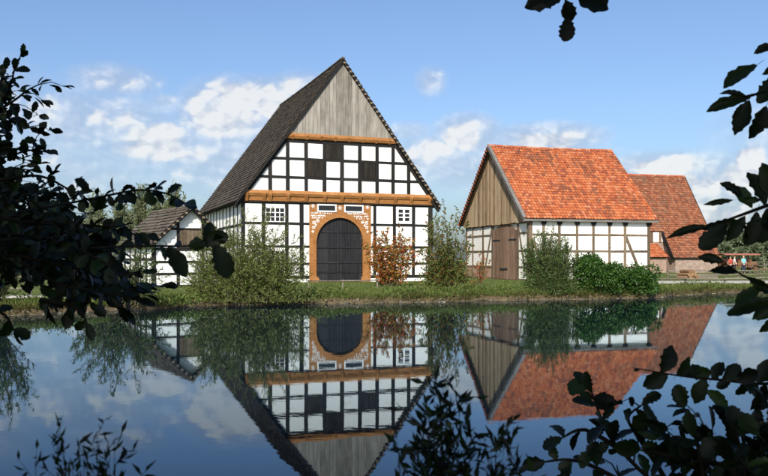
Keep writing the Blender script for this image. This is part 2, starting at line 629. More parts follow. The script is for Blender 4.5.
def build_ground():
    xs = np.concatenate([np.linspace(-2500, -60, 16), np.arange(-50, -15, 1.5), np.arange(-15, 26, .22), np.arange(26, 70, 2.0), np.linspace(75, 2500, 16)])
    ss = np.array([-3, -1.5, -.4, -.12, 0, .04, .07, .11, .16, .23, .3, .42, .6, .85, 1.2, 1.7, 2.4, 3.3, 4.5, 6, 8, 11, 15, 20, 28, 40, 60, 90, 140, 240, 500, 1100, 2600])
    Xg, Sg = np.meshgrid(xs, ss)
    Yg = shore(Xg) + Sg
    Z = ground_z(Sg)
    rip = (.03 * np.sin(Xg * 2.3 + Sg * 1.1) + .03 * np.sin(Xg * 5.1 - Sg * 2.0) + nrng.normal(0, .018, Xg.shape)) * np.clip(Sg * 3, 0, 1) * (Sg < 9)
    Z = Z + rip
    Yg = Yg + nrng.normal(0, .035, Xg.shape) * (np.abs(Sg) < .5)
    n, m = Xg.shape
    v = np.stack([Xg.ravel(), Yg.ravel(), Z.ravel()], 1)
    idx = np.arange(n * m).reshape(n, m)
    f = np.stack([idx[:-1, :-1].ravel(), idx[:-1, 1:].ravel(), idx[1:, 1:].ravel(), idx[1:, :-1].ravel()], 1)
    o = np_mesh('ground', v, f, 4, M['ground'], None, True)
    tag(o, 'grassy meadow and earthen pond bank under the houses', 'ground', kind='structure')
    # near bank, under the photographer
    xs = np.concatenate([np.linspace(-300, -12, 8), np.arange(-10, 10.1, .8), np.linspace(12, 300, 8)])
    ss = np.array([-60, -20, -8, -4, -2, -1, -.5, -.2, 0, .3, 1.0])
    zz = np.array([.5, .4, .33, .3, .27, .25, .22, .16, 0, -.2, -.6])
    Xg, Sg = np.meshgrid(xs, ss)
    Yg = 3.9 + .15 * np.sin(Xg * 1.3) + Sg
    Zg = np.repeat(zz[:, None], len(xs), 1) + nrng.normal(0, .012, Xg.shape)
    n, m = Xg.shape
    idx = np.arange(n * m).reshape(n, m)
    f = np.stack([idx[:-1, :-1].ravel(), idx[:-1, 1:].ravel(), idx[1:, 1:].ravel(), idx[1:, :-1].ravel()], 1)
    o = np_mesh('near_bank', np.stack([Xg.ravel(), Yg.ravel(), Zg.ravel()], 1), f, 4, M['ground'], None, True)
    tag(o, 'near bank of the pond', 'ground', kind='structure')
    # the pond
    w = MB()
    w.add([(-2500, -10, 0), (2500, -10, 0), (2500, 90, 0), (-2500, 90, 0)], [(0, 1, 2, 3)])
    o = w.build('water', M['water'])
    tag(o, 'still dark blue pond mirroring the houses and sky', 'pond', kind='structure')


build_ground()


def strip(name, pts, width, z, mat, label):
    v, f = [], []
    pts = [Vector((p[0], p[1], 0)) for p in pts]
    for i, p in enumerate(pts):
        t = (pts[min(i + 1, len(pts) - 1)] - pts[max(0, i - 1)]).normalized()
        nrm = Vector((-t.y, t.x, 0))
        for k, o in enumerate((-.5, -.46, 0, .46, .5)):
            q = p + nrm * (width * o * (1 + .04 * math.sin(i * 2.1 + k)))
            v.append((q.x, q.y, z + (-.05 if k in (0, 4) else .0)))
    for i in range(len(pts) - 1):
        for k in range(4):
            f.append((i * 5 + k, i * 5 + k + 1, i * 5 + 6 + k, i * 5 + 5 + k))
    o = MB().add(v, f).build(name, mat, None, True)
    tag(o, label, 'path', kind='structure')
    return o


strip('path', [(12.5 + 2.2 * i, 47.6 + .28 * i + .1 * math.sin(i * .9)) for i in range(36)], 4.2, .40, M['path'], 'pale gravel road passing the far barn behind the pond')
strip('path', [(-11.0 - 1.5 * i, 29.2 - .25 * i) for i in range(28)], 1.1, .41, M['path'], 'pale footpath along the left bank in front of the fence')

# hazy wooded ridge on the horizon
hv, hf = [], []
N = 80
for i in range(N):
    a = -1.0 + 2.0 * i / (N - 1)
    r = 1500
    h = 18 + 22 * max(0, math.sin(i * .13 + .9)) + 6 * math.sin(i * .61) + 3 * math.sin(i * 1.7)
    h *= 1.0 if a > .2 else .55
    for k, (dr, hh) in enumerate(((0, -2), (60, h * .6), (180, h), (420, h * .7), (600, -2))):
        hv.append((math.sin(a) * (r + dr), math.cos(a) * (r + dr), hh))
for i in range(N - 1):
    for k in range(4):
        hf.append((i * 5 + k, i * 5 + 5 + k, i * 5 + 6 + k, i * 5 + 1 + k))
M['hill'] = mat_plain('far_wooded_hill', (.085, .11, .10), .95, .1, .3, .02)
tag(MB().add(hv, hf).build('hill', M['hill'], None, True), 'low wooded ridge on the horizon', 'hill', kind='structure')

# ------------------------------------------------------------------ roofs
def flat_tile(fr, u0, u1, v0, v1, th, lift):
    """wedge tile; fr(u,v,h) maps slope coordinates to local space"""
    return [fr(u0, v0, lift), fr(u1, v0, lift), fr(u1, v1, .0), fr(u0, v1, .0),
            fr(u0, v0, lift + th), fr(u1, v0, lift + th), fr(u1, v1, th), fr(u0, v1, th)]


BOXF = [(3, 2, 1, 0), (4, 5, 6, 7), (0, 1, 5, 4), (1, 2, 6, 5), (2, 3, 7, 6), (3, 0, 4, 7)]


def tile_field(name, fr, u0, u1, v0, v1, tu, tv, mat, parent, th=.02, lift=.05, jit=.014, seed=1, vmax=None, pan=False, sag=None):
    r = np.random.default_rng(seed)
    V, Fc = [], []
    nu = int(round((u1 - u0) / tu))
    nv = int(round((v1 - v0) / tv))
    tu = (u1 - u0) / nu
    tv = (v1 - v0) / nv
    for j in range(nv):
        sh = .5 * tu * (j % 2) if not pan else 0
        rowj = r.normal(0, jit * .6)
        for i in range(nu + (1 if sh else 0)):
            a, b = u0 + i * tu - sh, u0 + (i + 1) * tu - sh
            a, b = max(a, u0), min(b, u1)
            if b - a < .04:
                continue
            da, dv, dh = r.normal(0, jit * .4), rowj + r.normal(0, jit), abs(r.normal(0, jit * .5))
            va, vb = v0 + j * tv + dv, v0 + (j + 1) * tv + tv * .12
            base = len(V)
            if not pan:
                V += flat_tile(lambda u, v, h: fr(u, v, h + dh), a + .004 + da, b - .004 + da, va, vb, th, lift)
                Fc += [tuple(base + k for k in f) for f in BOXF]
            else:
                prof = [(0, .012), (.22, .0), (.55, .004), (.75, .045), (.92, .05), (1.06, .02)]
                for (vv, hh) in ((va, lift), (vb, 0.0)):
                    for (pu, ph) in prof:
                        V.append(fr(a + (b - a) * pu + da, vv, ph + hh + dh))
                for (pu, ph) in prof:
                    V.append(fr(a + (b - a) * pu + da, va, ph + lift + dh - .03))
                n = len(prof)
                for k in range(n - 1):
                    Fc.append((base + k, base + k + 1, base + n + k + 1, base + n + k))
                    Fc.append((base + 2 * n + k, base + 2 * n + k + 1, base + k + 1, base + k))
    me_o = np_mesh(name, np.array([tuple(q) for q in V]), np.array(Fc), 4, mat, parent)
    me_o['kind'] = 'stuff'
    return me_o


def gable_roof(parent, s_mid, z_top, z_eave, half, y0, y1, tile_mat, ridge_mat, tu, tv, axis='y', pan=False, seed=1, under=None, sag=.0):
    """roof whose ridge runs along local y (axis y) or x (axis x). Left/near slope is side -1. Returns roof part."""
    sl = math.hypot(half, z_top - z_eave)
    cs, sn = half / sl, (z_top - z_eave) / sl

    def mk(side):
        def fr(u, v, h):
            # v from eave up, u along the ridge, h off the slope
            hor = half - v * cs + h * sn
            z = z_eave + v * sn + h * cs
            t = (u - y0) / (y1 - y0)
            z -= sag * math.sin(math.pi * t) * (v / sl)
            p = s_mid + side * hor
            return Vector((p, u, z)) if axis == 'y' else Vector((u, p, z))
        return fr
    root = None
    for side in (-1, 1):
        fr = mk(side)
        mb = MB()
        n = 8
        for k in range(n):
            a, b = y0 + (y1 - y0) * k / n, y0 + (y1 - y0) * (k + 1) / n
            vs = [fr(a, 0.03, -.12), fr(b, 0.03, -.12), fr(b, sl, -.12), fr(a, sl, -.12), fr(a, 0.03, 0), fr(b, 0.03, 0), fr(b, sl, 0), fr(a, sl, 0)]
            mb.add(vs, BOXF)
        if root is None:
            root = mb.build('roof', under or M['black'], parent)
        else:
            mb.build('roof_deck', under or M['black'], root)
        tile_field('roof_tiles', fr, y0 - .02, y1 + .02, 0, sl, tu, tv, tile_mat, root, seed=seed + side, pan=pan, jit=.012)
    # ridge caps
    nr = int((y1 - y0) / .36)
    mb = MB()
    for k in range(nr):
        a = y0 + (y1 - y0) * k / nr
        b = y0 + (y1 - y0) * (k + 1) / nr + .05
        pts = []
        for (u, rr) in ((a, .15), (b, .125)):
            t = (u - y0) / (y1 - y0)
            for q in range(6):
                an = math.pi * (q / 5.0)
                hx, hz = math.cos(an) * rr, math.sin(an) * rr * .9
                zz = z_top - .02 + hz - sag * math.sin(math.pi * t) + nrng.normal(0, .004)
                pts.append((s_mid + hx, u, zz) if axis == 'y' else (u, s_mid + hx, zz))
        mb.add(pts, [(q, q + 1, q + 7, q + 6) for q in range(5)] + [(0, 1, 2, 3, 4, 5)])
    rd = mb.build('ridge_cap', ridge_mat, root)
    rd['kind'] = 'stuff'
    return root


# ------------------------------------------------------------------ half-timbered walls
def timber(name, poly, fr, parent, mat, d0=-.06, d1=.03, planes=(), jit=.010):
    poly = [(s + rng.uniform(-jit, jit), z + rng.uniform(-jit, jit)) for s, z in poly]
    poly = clip_poly(poly, planes)
    if len(poly) < 3 or area(poly) < .004:
        return None
    return MB().prism(poly, fr, d0, d1 + rng.uniform(-.006, .006)).build(name, mat, parent)


def rect(s0, s1, z0, z1):
    return [(s0, z0), (s1, z0), (s1, z1), (s0, z1)]


def bar(a, b, w):
    (x0, z0), (x1, z1) = a, b
    l = math.hypot(x1 - x0, z1 - z0)
    nx, nz = -(z1 - z0) / l * w / 2, (x1 - x0) / l * w / 2
    return [(x0 + nx, z0 + nz), (x0 - nx, z0 - nz), (x1 - nx, z1 - nz), (x1 + nx, z1 + nz)]


def window(parent, fr, s0, s1, z0, z1, cols, rows, fw, mw, d=.03, mat=None):
    """white frame with bars; panes are sub-parts"""
    mat = mat or M['white_paint']
    mb = MB()
    for r_ in (rect(s0, s0 + fw, z0, z1), rect(s1 - fw, s1, z0, z1), rect(s0 + fw, s1 - fw, z0, z0 + fw), rect(s0 + fw, s1 - fw, z1 - fw, z1)):
        mb.prism(r_, fr, -.05, d)
    ws, hs = (s1 - s0 - 2 * fw) / cols, (z1 - z0 - 2 * fw) / rows
    for i in range(1, cols):
        c = s0 + fw + i * ws
        k = 1.9 if (i * 2 == cols) else 1.0
        mb.prism(rect(c - mw * k / 2, c + mw * k / 2, z0 + fw, z1 - fw), fr, -.03, d - .008)
    for j in range(1, rows):
        c = z0 + fw + j * hs
        mb.prism(rect(s0 + fw, s1 - fw, c - mw / 2, c + mw / 2), fr, -.03, d - .012)
    wn = mb.build('window', mat, parent)
    for i in range(cols):
        for j in range(rows):
            a, b = s0 + fw + i * ws, z0 + fw + j * hs
            t1, t2 = rng.uniform(-.004, .004), rng.uniform(-.004, .004)
            q = [(a, b), (a + ws, b), (a + ws, b + hs), (a, b + hs)]
            MB().prism(q, lambda s, z, dd: fr(s, z, dd + (s - a) * t1 + (z - b) * t2), -.02, -.008).build('pane', M['glass'], wn)
    return wn


# ------------------------------------------------------------------ the great half-timbered hall house
MA = Vector((-8.54, 49.3))
MDIR = Vector((11.68, 4.4)).normalized()
MW, ML, MG = 12.48, 16.0, .30
hall = empty('half_timbered_hall_house', (MA.x, MA.y, MG), math.atan2(MDIR.y, MDIR.x),
             'tall white half-timbered hall house with black beams, steep grey gable and arched barn door', 'house')


def sM(px):
    k = (px - CX) / F
    return (-MA.x + MA.y * k) / (MDIR.x - MDIR.y * k)


def zM(px, py):
    return H - (py - Y0) / F * (MA.y + MDIR.y * sM(px)) - MG


AP, EV, HALF = 13.94, 4.87, MW / 2 + .45
SLOPE = (AP - EV) / HALF
mid = MW / 2


def hall_frame(dd):
    return lambda s, z, d: Vector((s, -(d + dd), z))


def hall_clip(off=.12):
    c = math.hypot(SLOPE, 1)
    return [(SLOPE, 1, AP + SLOPE * mid - off * c), (-SLOPE, 1, AP - SLOPE * mid - off * c)]


def build_hall():
    f0, f1, f2 = hall_frame(0.0), hall_frame(.16), hall_frame(.29)
    zj0, zj1 = zM(341, 203) + .02, zM(341, 192.5)        # jetty beam
    zg0, zg1 = zM(341, 142), zM(341, 136.2)              # upper gable beam
    # solid core behind the infill
    core = [(0.1, -.3), (MW - .1, -.3), (MW - .1, AP - SLOPE * (mid - .1) - .2), (mid, AP - .25), (.1, AP - SLOPE * (mid - .1) - .2)]
    MB().prism(core, lambda s, z, d: Vector((s, d, z)), .40, ML - .02).build('wall', M['plaster'], hall)
    # plinth
    pz = zM(341, 278.6)
    for (a, b) in ((-.02, sM(309.2)), (sM(370.6), MW + .02)):
        MB().prism(rect(a, b, -.25, pz), f0, -.2, .05).build('plinth', M['plaster'], hall)
    # ---- ground floor
    posts = [(-.02, sM(244.6)), (sM(262.2), sM(264.8)), (sM(285.3), sM(287.8)), (sM(300.0), sM(303.2)),
             (sM(373.4), sM(375.8)), (sM(393.2), sM(395.4)), (sM(412.3), sM(414.6)), (sM(428.3), MW + .02)]
    posts = [(a - (.02 if a > .1 else 0), b + (.02 if b < MW else 0)) for a, b in posts]
    for a, b in posts:
        timber('post', rect(a, b, pz, zj0 + .03), f0, hall, M['black'], d1=.032, jit=.02)
    rails = [(zM(300, 224.8), zM(300, 222.4)), (zM(300, 247.6), zM(300, 245.4)), (zM(300, 264.8), zM(300, 262.6))]
    sill = (pz, zM(300, 275.6))
    top = (zj0 - .16, zj0 + .04)
    edges_l = [(posts[i][1], posts[i + 1][0]) for i in range(3)] + [(posts[3][1], sM(309.2))]
    edges_r = [(sM(370.6), posts[4][0])] + [(posts[i][1], posts[i + 1][0]) for i in range(4, 7)]
    for a, b in edges_l + edges_r:
        for nm, (z0, z1) in [('sill_beam', sill), ('top_plate', top)]:
            timber(nm, rect(a - .01, b + .01, z0, z1), f0, hall, M['black'], d1=.026)
    # levels between sill and plate
    lev = [sill[1]] + [z for r_ in sorted(rails) for z in r_] + [top[0]]
    cells = [(lev[0], lev[1]), (lev[2], lev[3]), (lev[4], lev[5]), (lev[6], lev[7])]
    for n, (a, b) in enumerate(edges_l + edges_r):
        wide = b - a
        for z0, z1 in sorted(rails):
            if n in (1,) and z0 > 2.0 and False:
                continue
            timber('rail', rect(a - .01, b + .01, z0, z1), f0, hall, M['black'], d1=.022)
        for q, (z0, z1) in enumerate(cells):
            if n == 1 and q in (1, 3):
                continue            # windows here
            if n == 6 and q == 3:
                continue
            timber('infill_panel', rect(a - .012, b + .012, z0 - .012, z1 + .012), f0, hall, M['plaster'], d0=-.07, d1=-.004, jit=.003)
    a, b = edges_l[1]
    for q in (3, 1):
        z0, z1 = cells[q]
        zt = z0 + (z1 - z0) * .80
        MB().prism(rect(a - .01, b + .01, zt, z1 + .01), f0, -.07, -.002).build('infill_panel', M['plaster'], hall)
        window(hall, f0, a, b, z0, zt, 4, 3, .05, .042)
    a, b = edges_r[2]
    window(hall, f0, a + .02, b - .02, cells[3][0] + .02, cells[3][1] - .01, 2, 3, .17, .07)
    # ---- arched portal
    pl, pr = sM(309.2), sM(370.6)
    ol, orr = sM(316.4), sM(362.9)
    oc, rad = (ol + orr) / 2, (orr - ol) / 2
    zc = zM(340, 217.8) - rad
    ptop = zj0 - .02
    arch = [(oc + rad * math.cos(t), zc + rad * math.sin(t)) for t in np.linspace(0, math.pi, 21)]
    poly = [(pl, -.2), (pl, ptop), (pr, ptop), (pr, -.2), (orr, -.2)] + arch + [(ol, -.2)]
    portal = MB().prism(poly[::-1], f0, -.12, .04).build('portal', M['orange'], hall)
    band = [(oc + (rad + .26) * math.cos(t), zc + (rad + .26) * math.sin(t)) for t in np.linspace(math.pi, 0, 21)]
    MB().prism(arch + band, f0, -.10, .065).build('arch_moulding', M['orange'], portal)
    for (a, b, c, e) in ((ol - .30, ol + .16, -.2, .34), (orr - .16, orr + .30, -.2, .34)):
        MB().prism([(a, c), (b, c), (b, e - .12), (b - .1 if a < oc else b, e), (a if a < oc else a + .1, e)], f0, -.10, .085).build('jamb_foot', M['orange'], portal)
    # slot windows above the arch
    for (x0, x1) in ((317.0, 336.2), (343.9, 363.2)):
        window(hall, hall_frame(.055), sM(x0), sM(x1), zM(340, 212.3), zM(340, 204.6), 1, 1, .085, .04, d=.02)
    # carved white ornament and lettering-like carving on the lintel (illegible in the photo)
    def ribbon(pts, w_, orn):
        for p, q in zip(pts[:-1], pts[1:]):
            if math.hypot(q[0] - p[0], q[1] - p[1]) > 1e-4:
                orn.prism(bar(p, q, w_), f0, .038, .046)
    for sgn in (-1, 1):
        ex = (pl + .2) if sgn < 0 else (pr - .2)
        for (dx, dz, r0, turns) in ((.08, -1.24, .12, 1.4), (.34, -1.16, .11, 1.4), (.06, -1.54, .11, 1.2), (.20, -1.40, .07, 1.2), (.02, -1.80, .08, 1.2)):
            cx_, cz_ = ex - sgn * dx, ptop + dz
            pts = []
            for t in np.linspace(0, 1, 14):
                an = sgn * (t * turns * 2 * math.pi) + dx * 9
                rr = r0 * (1 - .75 * t)
                pts.append((cx_ + rr * math.cos(an), cz_ + rr * math.sin(an)))
            orn = MB()
            ribbon(pts, .042, orn)
            orn.build('carved_scroll', M['white_paint'], portal)
        orn = MB()
        for k in range(7):
            an = k * .9
            cx_, cz_ = ex - sgn * .03, ptop - .22
            ribbon([(cx_, cz_), (cx_ + .14 * math.cos(an), cz_ + .14 * math.sin(an))], .03, orn)
        orn.build('carved_rosette', M['white_paint'], portal)
    orn = MB()
    for row, zz in enumerate((ptop - .70, ptop - .86, ptop - 1.0)):
        s = pl + .12
        while s < pr - .16:
            if (s + .03 - oc) ** 2 + (zz - zc) ** 2 < (rad + .31) ** 2 or (row == 2 and rng.random() < .3):
                s += .05
                continue
            hgt = rng.uniform(.07, .11)
            ribbon([(s, zz), (s + rng.uniform(-.02, .03), zz + hgt)], .034, orn)
            if rng.random() < .7:
                ribbon([(s, zz + rng.choice([0, hgt])), (s + .06, zz + rng.uniform(0, hgt))], .03, orn)
            s += rng.choice([.06, .07, .085, .13])
    orn.build('carved_lettering', M['white_paint'], portal)['kind'] = 'stuff'
    orn = MB()
    for k in range(6):
        ribbon([(oc, ptop - .3), (oc + .16 * math.cos(k * 1.05), ptop - .3 + .16 * math.sin(k * 1.05))], .03, orn)
    orn.build('carved_rosette', M['white_paint'], portal)
    # door leaves: boards following the arch
    door = MB().prism([(ol + .02, -.15), (orr - .02, -.15)] + [(oc + (rad - .02) * math.cos(t), zc + (rad - .02) * math.sin(t)) for t in np.linspace(0, math.pi, 21)],
                      f0, -.30, -.16).build('door', M['dark_door'], hall)
    nb = 16
    circ = []
    for k in range(12):
        t = math.pi * (k + .5) / 12
        nx, nz = math.cos(t), math.sin(t)
        circ.append((nx, nz, nx * oc + nz * zc + rad - .02))
    for i in range(nb):
        a = ol + .03 + (orr - ol - .06) * i / nb
        b = ol + .03 + (orr - ol - .06) * (i + 1) / nb
        g = .022 if i == nb // 2 - 1 else .006
        pb = clip_poly(rect(a + .006, b - g, .04, zc + rad), circ)
        if len(pb) > 2:
            MB().prism(pb, f0, -.16, -.12 + rng.uniform(-.008, .008)).build('plank', M['dark_door'], door)
    for zz in (zM(340, 272), zM(340, 262.5), zM(340, 247.5), zM(340, 232)):
        for (a, b) in ((ol + .06, oc - .04), (oc + .04, orr - .06)):
            pb = clip_poly(rect(a, b, zz - .05, zz + .05), circ)
            MB().prism(pb, f0, -.13, -.085).build('ledge', M['dark_door'], door)
    # ---- jetty beam with mouldings and carved bracket heads
    zc1 = zj0 + (zj1 - zj0) * .42
    sl = .10
    MB().prism([(0, zc1), (.22, zc1 + .02), (.30, (zc1 + zj1) / 2), (.22, zj1), (0, zj1)],
               lambda s, z, d: Vector((d, -s, z)), sl, MW + .10).build('jetty_beam', M['orange'], hall)
    MB().prism([(0, zj0), (.13, zj0), (.17, zc1 - .01), (0, zc1 - .01)],
               lambda s, z, d: Vector((d, -s, z)), sl + .05, MW + .17).build('lower_moulding', M['orange'], hall)
    for px in (246, 263.5, 269.5, 287, 305.5, 323.7, 341, 359, 376, 394, 410, 428):
        s = sM(px)
        MB().prism([(0, zj0 - .03), (.15, zj0 - .03), (.33, zc1 + .1), (.33, zc1 + .2), (0, zc1 + .2)],
                   lambda q, z, d: Vector((d, -q, z)), s - .10, s + .10).build('bracket', M['orange'], hall)
    MB().prism(rect(-.2, MW + .2, zj0 - .09, zj0), f0, -.06, .10).build('black_batten', M['black'], hall)  # thin black batten right under the lower moulding
    # ---- gable storey
    cl = hall_clip(.16)
    gp = [sM(x) for x in (252, 269.5, 287, 305.5, 323.7, 341, 359, 376, 392, 407.7, 424)]
    hw = .115
    zr = [(zM(341, 162.4), zM(341, 159.8)), (zM(341, 180.6), zM(341, 178.0))]
    gtop = (zg0 - .20, zg0 + .02)
    gbot = zj1
    for i, s in enumerate(gp):
        if i in (0, 10):
            continue
        timber('post', rect(s - hw, s + hw, gbot, gtop[1]), f1, hall, M['black'], planes=cl, d1=.034, jit=.022)
    gl, gr_ = mid - (AP - gbot) / SLOPE, mid + (AP - gbot) / SLOPE
    for (z0, z1) in zr + [gtop]:
        cuts = [gl] + gp[1:10] + [gr_]
        for a, b in zip(cuts[:-1], cuts[1:]):
            timber('rail', rect(a + .08, b - .08, z0, z1), f1, hall, M['black'], planes=cl, d1=.024)
    rows_ = [(gbot, zr[1][0]), (zr[1][1], zr[0][0]), (zr[0][1], gtop[0])]
    cuts = [gl] + gp[1:10] + [gr_]
    for q, (z0, z1) in enumerate(rows_):
        for n in range(len(cuts) - 1):
            a, b = cuts[n] + hw, cuts[n + 1] - hw
            if n == 0:
                a = gl
            if n == len(cuts) - 2:
                b = gr_
            shut = (q == 2 and n == 4) or (q == 1 and n in (3, 6))
            if shut:
                sh = MB().prism(rect(a, b, z0, z1), f1, -.06, .0).build('shutter', M['shutter'], hall)
                for k in range(5):
                    x0 = a + (b - a) * k / 5
                    MB().prism(rect(x0 + .006, x0 + (b - a) / 5 - .006, z0 + .01, z1 - .01), f1, 0, .016 + rng.uniform(0, .006)).build('board', M['shutter'], sh)
            else:
                timber('infill_panel', rect(a - .012, b + .012, z0 - .012, z1 + .012), f1, hall, M['plaster'], d0=-.07, d1=-.004, planes=hall_clip(.14), jit=.003)
    # raking rafters at the verge
    for sgn in (-1, 1):
        pb = [(mid, AP - .14), (mid, AP - .52), (mid + sgn * HALF, EV - .52), (mid + sgn * HALF, EV - .14)]
        pb = clip_poly(pb, [(0, -1, -EV + .35)])
        MB().prism(pb, f1, -.05, .06).build('verge_rafter', M['black'], hall)
        pb = [(mid, AP - .02), (mid, AP - .24), (mid + sgn * HALF, EV - .24), (mid + sgn * HALF, EV - .02)]
        MB().prism(pb, f0, .355, .40).build('barge_board', M['black'], hall)
    # upper gable beam
    half_b = (AP - zg0) / SLOPE - .22
    MB().prism([(0, zg0), (.14, zg0 + .03), (.20, (zg0 + zg1) / 2), (.14, zg1), (0, zg1)],
               lambda s, z, d: Vector((d, -s - .16, z)), mid - half_b, mid + half_b).build('gable_beam', M['orange'], hall)
    for s in np.linspace(mid - half_b + .4, mid + half_b - .4, 8):
        MB().prism([(0, zg0 - .02), (.1, zg0 - .02), (.23, zg0 + .2), (.23, zg0 + .28), (0, zg0 + .28)],
                   lambda q, z, d: Vector((d, -q - .16, z)), s - .07, s + .07).build('bracket', M['orange'], hall)
    # planked gable
    n = 30
    w0 = half_b * 2 / n
    s = mid - half_b
    cl2 = hall_clip(.10)
    while s < mid + half_b:
        w_ = w0 * rng.uniform(.7, 1.35)
        timber('gable_plank', rect(s, min(s + w_ - .012, mid + half_b), zg1 - rng.uniform(0, .05), AP), f2, hall, M['grey_plank'], d0=-.05, d1=rng.uniform(-.012, .02), planes=cl2, jit=.002)
        s += w_
    # ---- left side wall
    fs = lambda s, z, d: Vector((-d, s, z))
    ze = EV + .18
    ys = np.linspace(.0, ML, 13)
    for i, y in enumerate(ys):
        timber('post', rect(max(y - .09, .01), min(y + .09, ML), pz, ze), fs, hall, M['black'], d1=.034)
    sr = [(pz, pz + .18), (1.35, 1.5), (2.35, 2.5), (3.45, 3.6), (ze - .2, ze)]
    for a, b in zip(ys[:-1], ys[1:]):
        for (z0, z1) in sr:
            timber('rail', rect(a + .08, b - .08, z0, z1), fs, hall, M['black'], d1=.024)
        for q in range(4):
            timber('infill_panel', rect(a + .08, b - .08, sr[q][1] - .01, sr[q + 1][0] + .01), fs, hall, M['plaster'], d0=-.12, d1=-.004, jit=.003)
    MB().prism(rect(0, ML, -.25, pz), fs, -.2, .045).build('plinth', M['plaster'], hall)
    # rafter feet under the eave
    for y in np.arange(.5, ML, 1.0):
        MB().prism([(-.40, EV - .10), (.2, EV + .66), (.2, EV + .46), (-.40, EV - .24)], lambda s, z, d: Vector((s, d, z)), y - .07, y + .07).build('rafter_foot', M['black'], hall)
    # roof
    gable_roof(hall, mid, AP, EV, HALF, -.44, ML + .35, M['slate_tiles'], M['slate_tiles'], .26, .30, 'y', False, 11, None, .05)
    # pale tile-lath ends showing under the right-hand verge
    sl_ = math.hypot(HALF, AP - EV)
    for k in range(34):
        t = (k + .5) / 34
        s, z = mid + HALF * t, AP - (AP - EV) * t
        MB().box(s - .07, s + .07, -.48, -.41, z - .17, z - .06).build('lath_end', M['lath'], hall)
    return


build_hall()

# ------------------------------------------------------------------ the red-roofed barn
BE = Vector((9.55, 54.0))
BD = Vector((8.78, 2.5)).normalized()
BL, BW, BG = 9.13, 11.2, .36
barn = empty('red_roofed_barn', (BE.x, BE.y, BG), math.atan2(BD.y, BD.x),
             'white half-timbered barn with bright red tiled roof and wooden plank gable', 'barn')
BEV, BAP = 4.4 - BG, 9.95 - BG


def sB(px):      # along the long wall
    k = (px - CX) / F
    return (BE.y * k - BE.x) / (BD.x - BD.y * k)


def zB(px, py):
    return H - (py - Y0) / F * (BE.y + BD.y * sB(px)) - BG


def wB(px):      # along the gable wall
    k = (px - CX) / F
    return (BE.x - BE.y * k) / (BD.y + BD.x * k)


def zBg(px, py):
    return H - (py - Y0) / F * (BE.y + BD.x * wB(px)) - BG


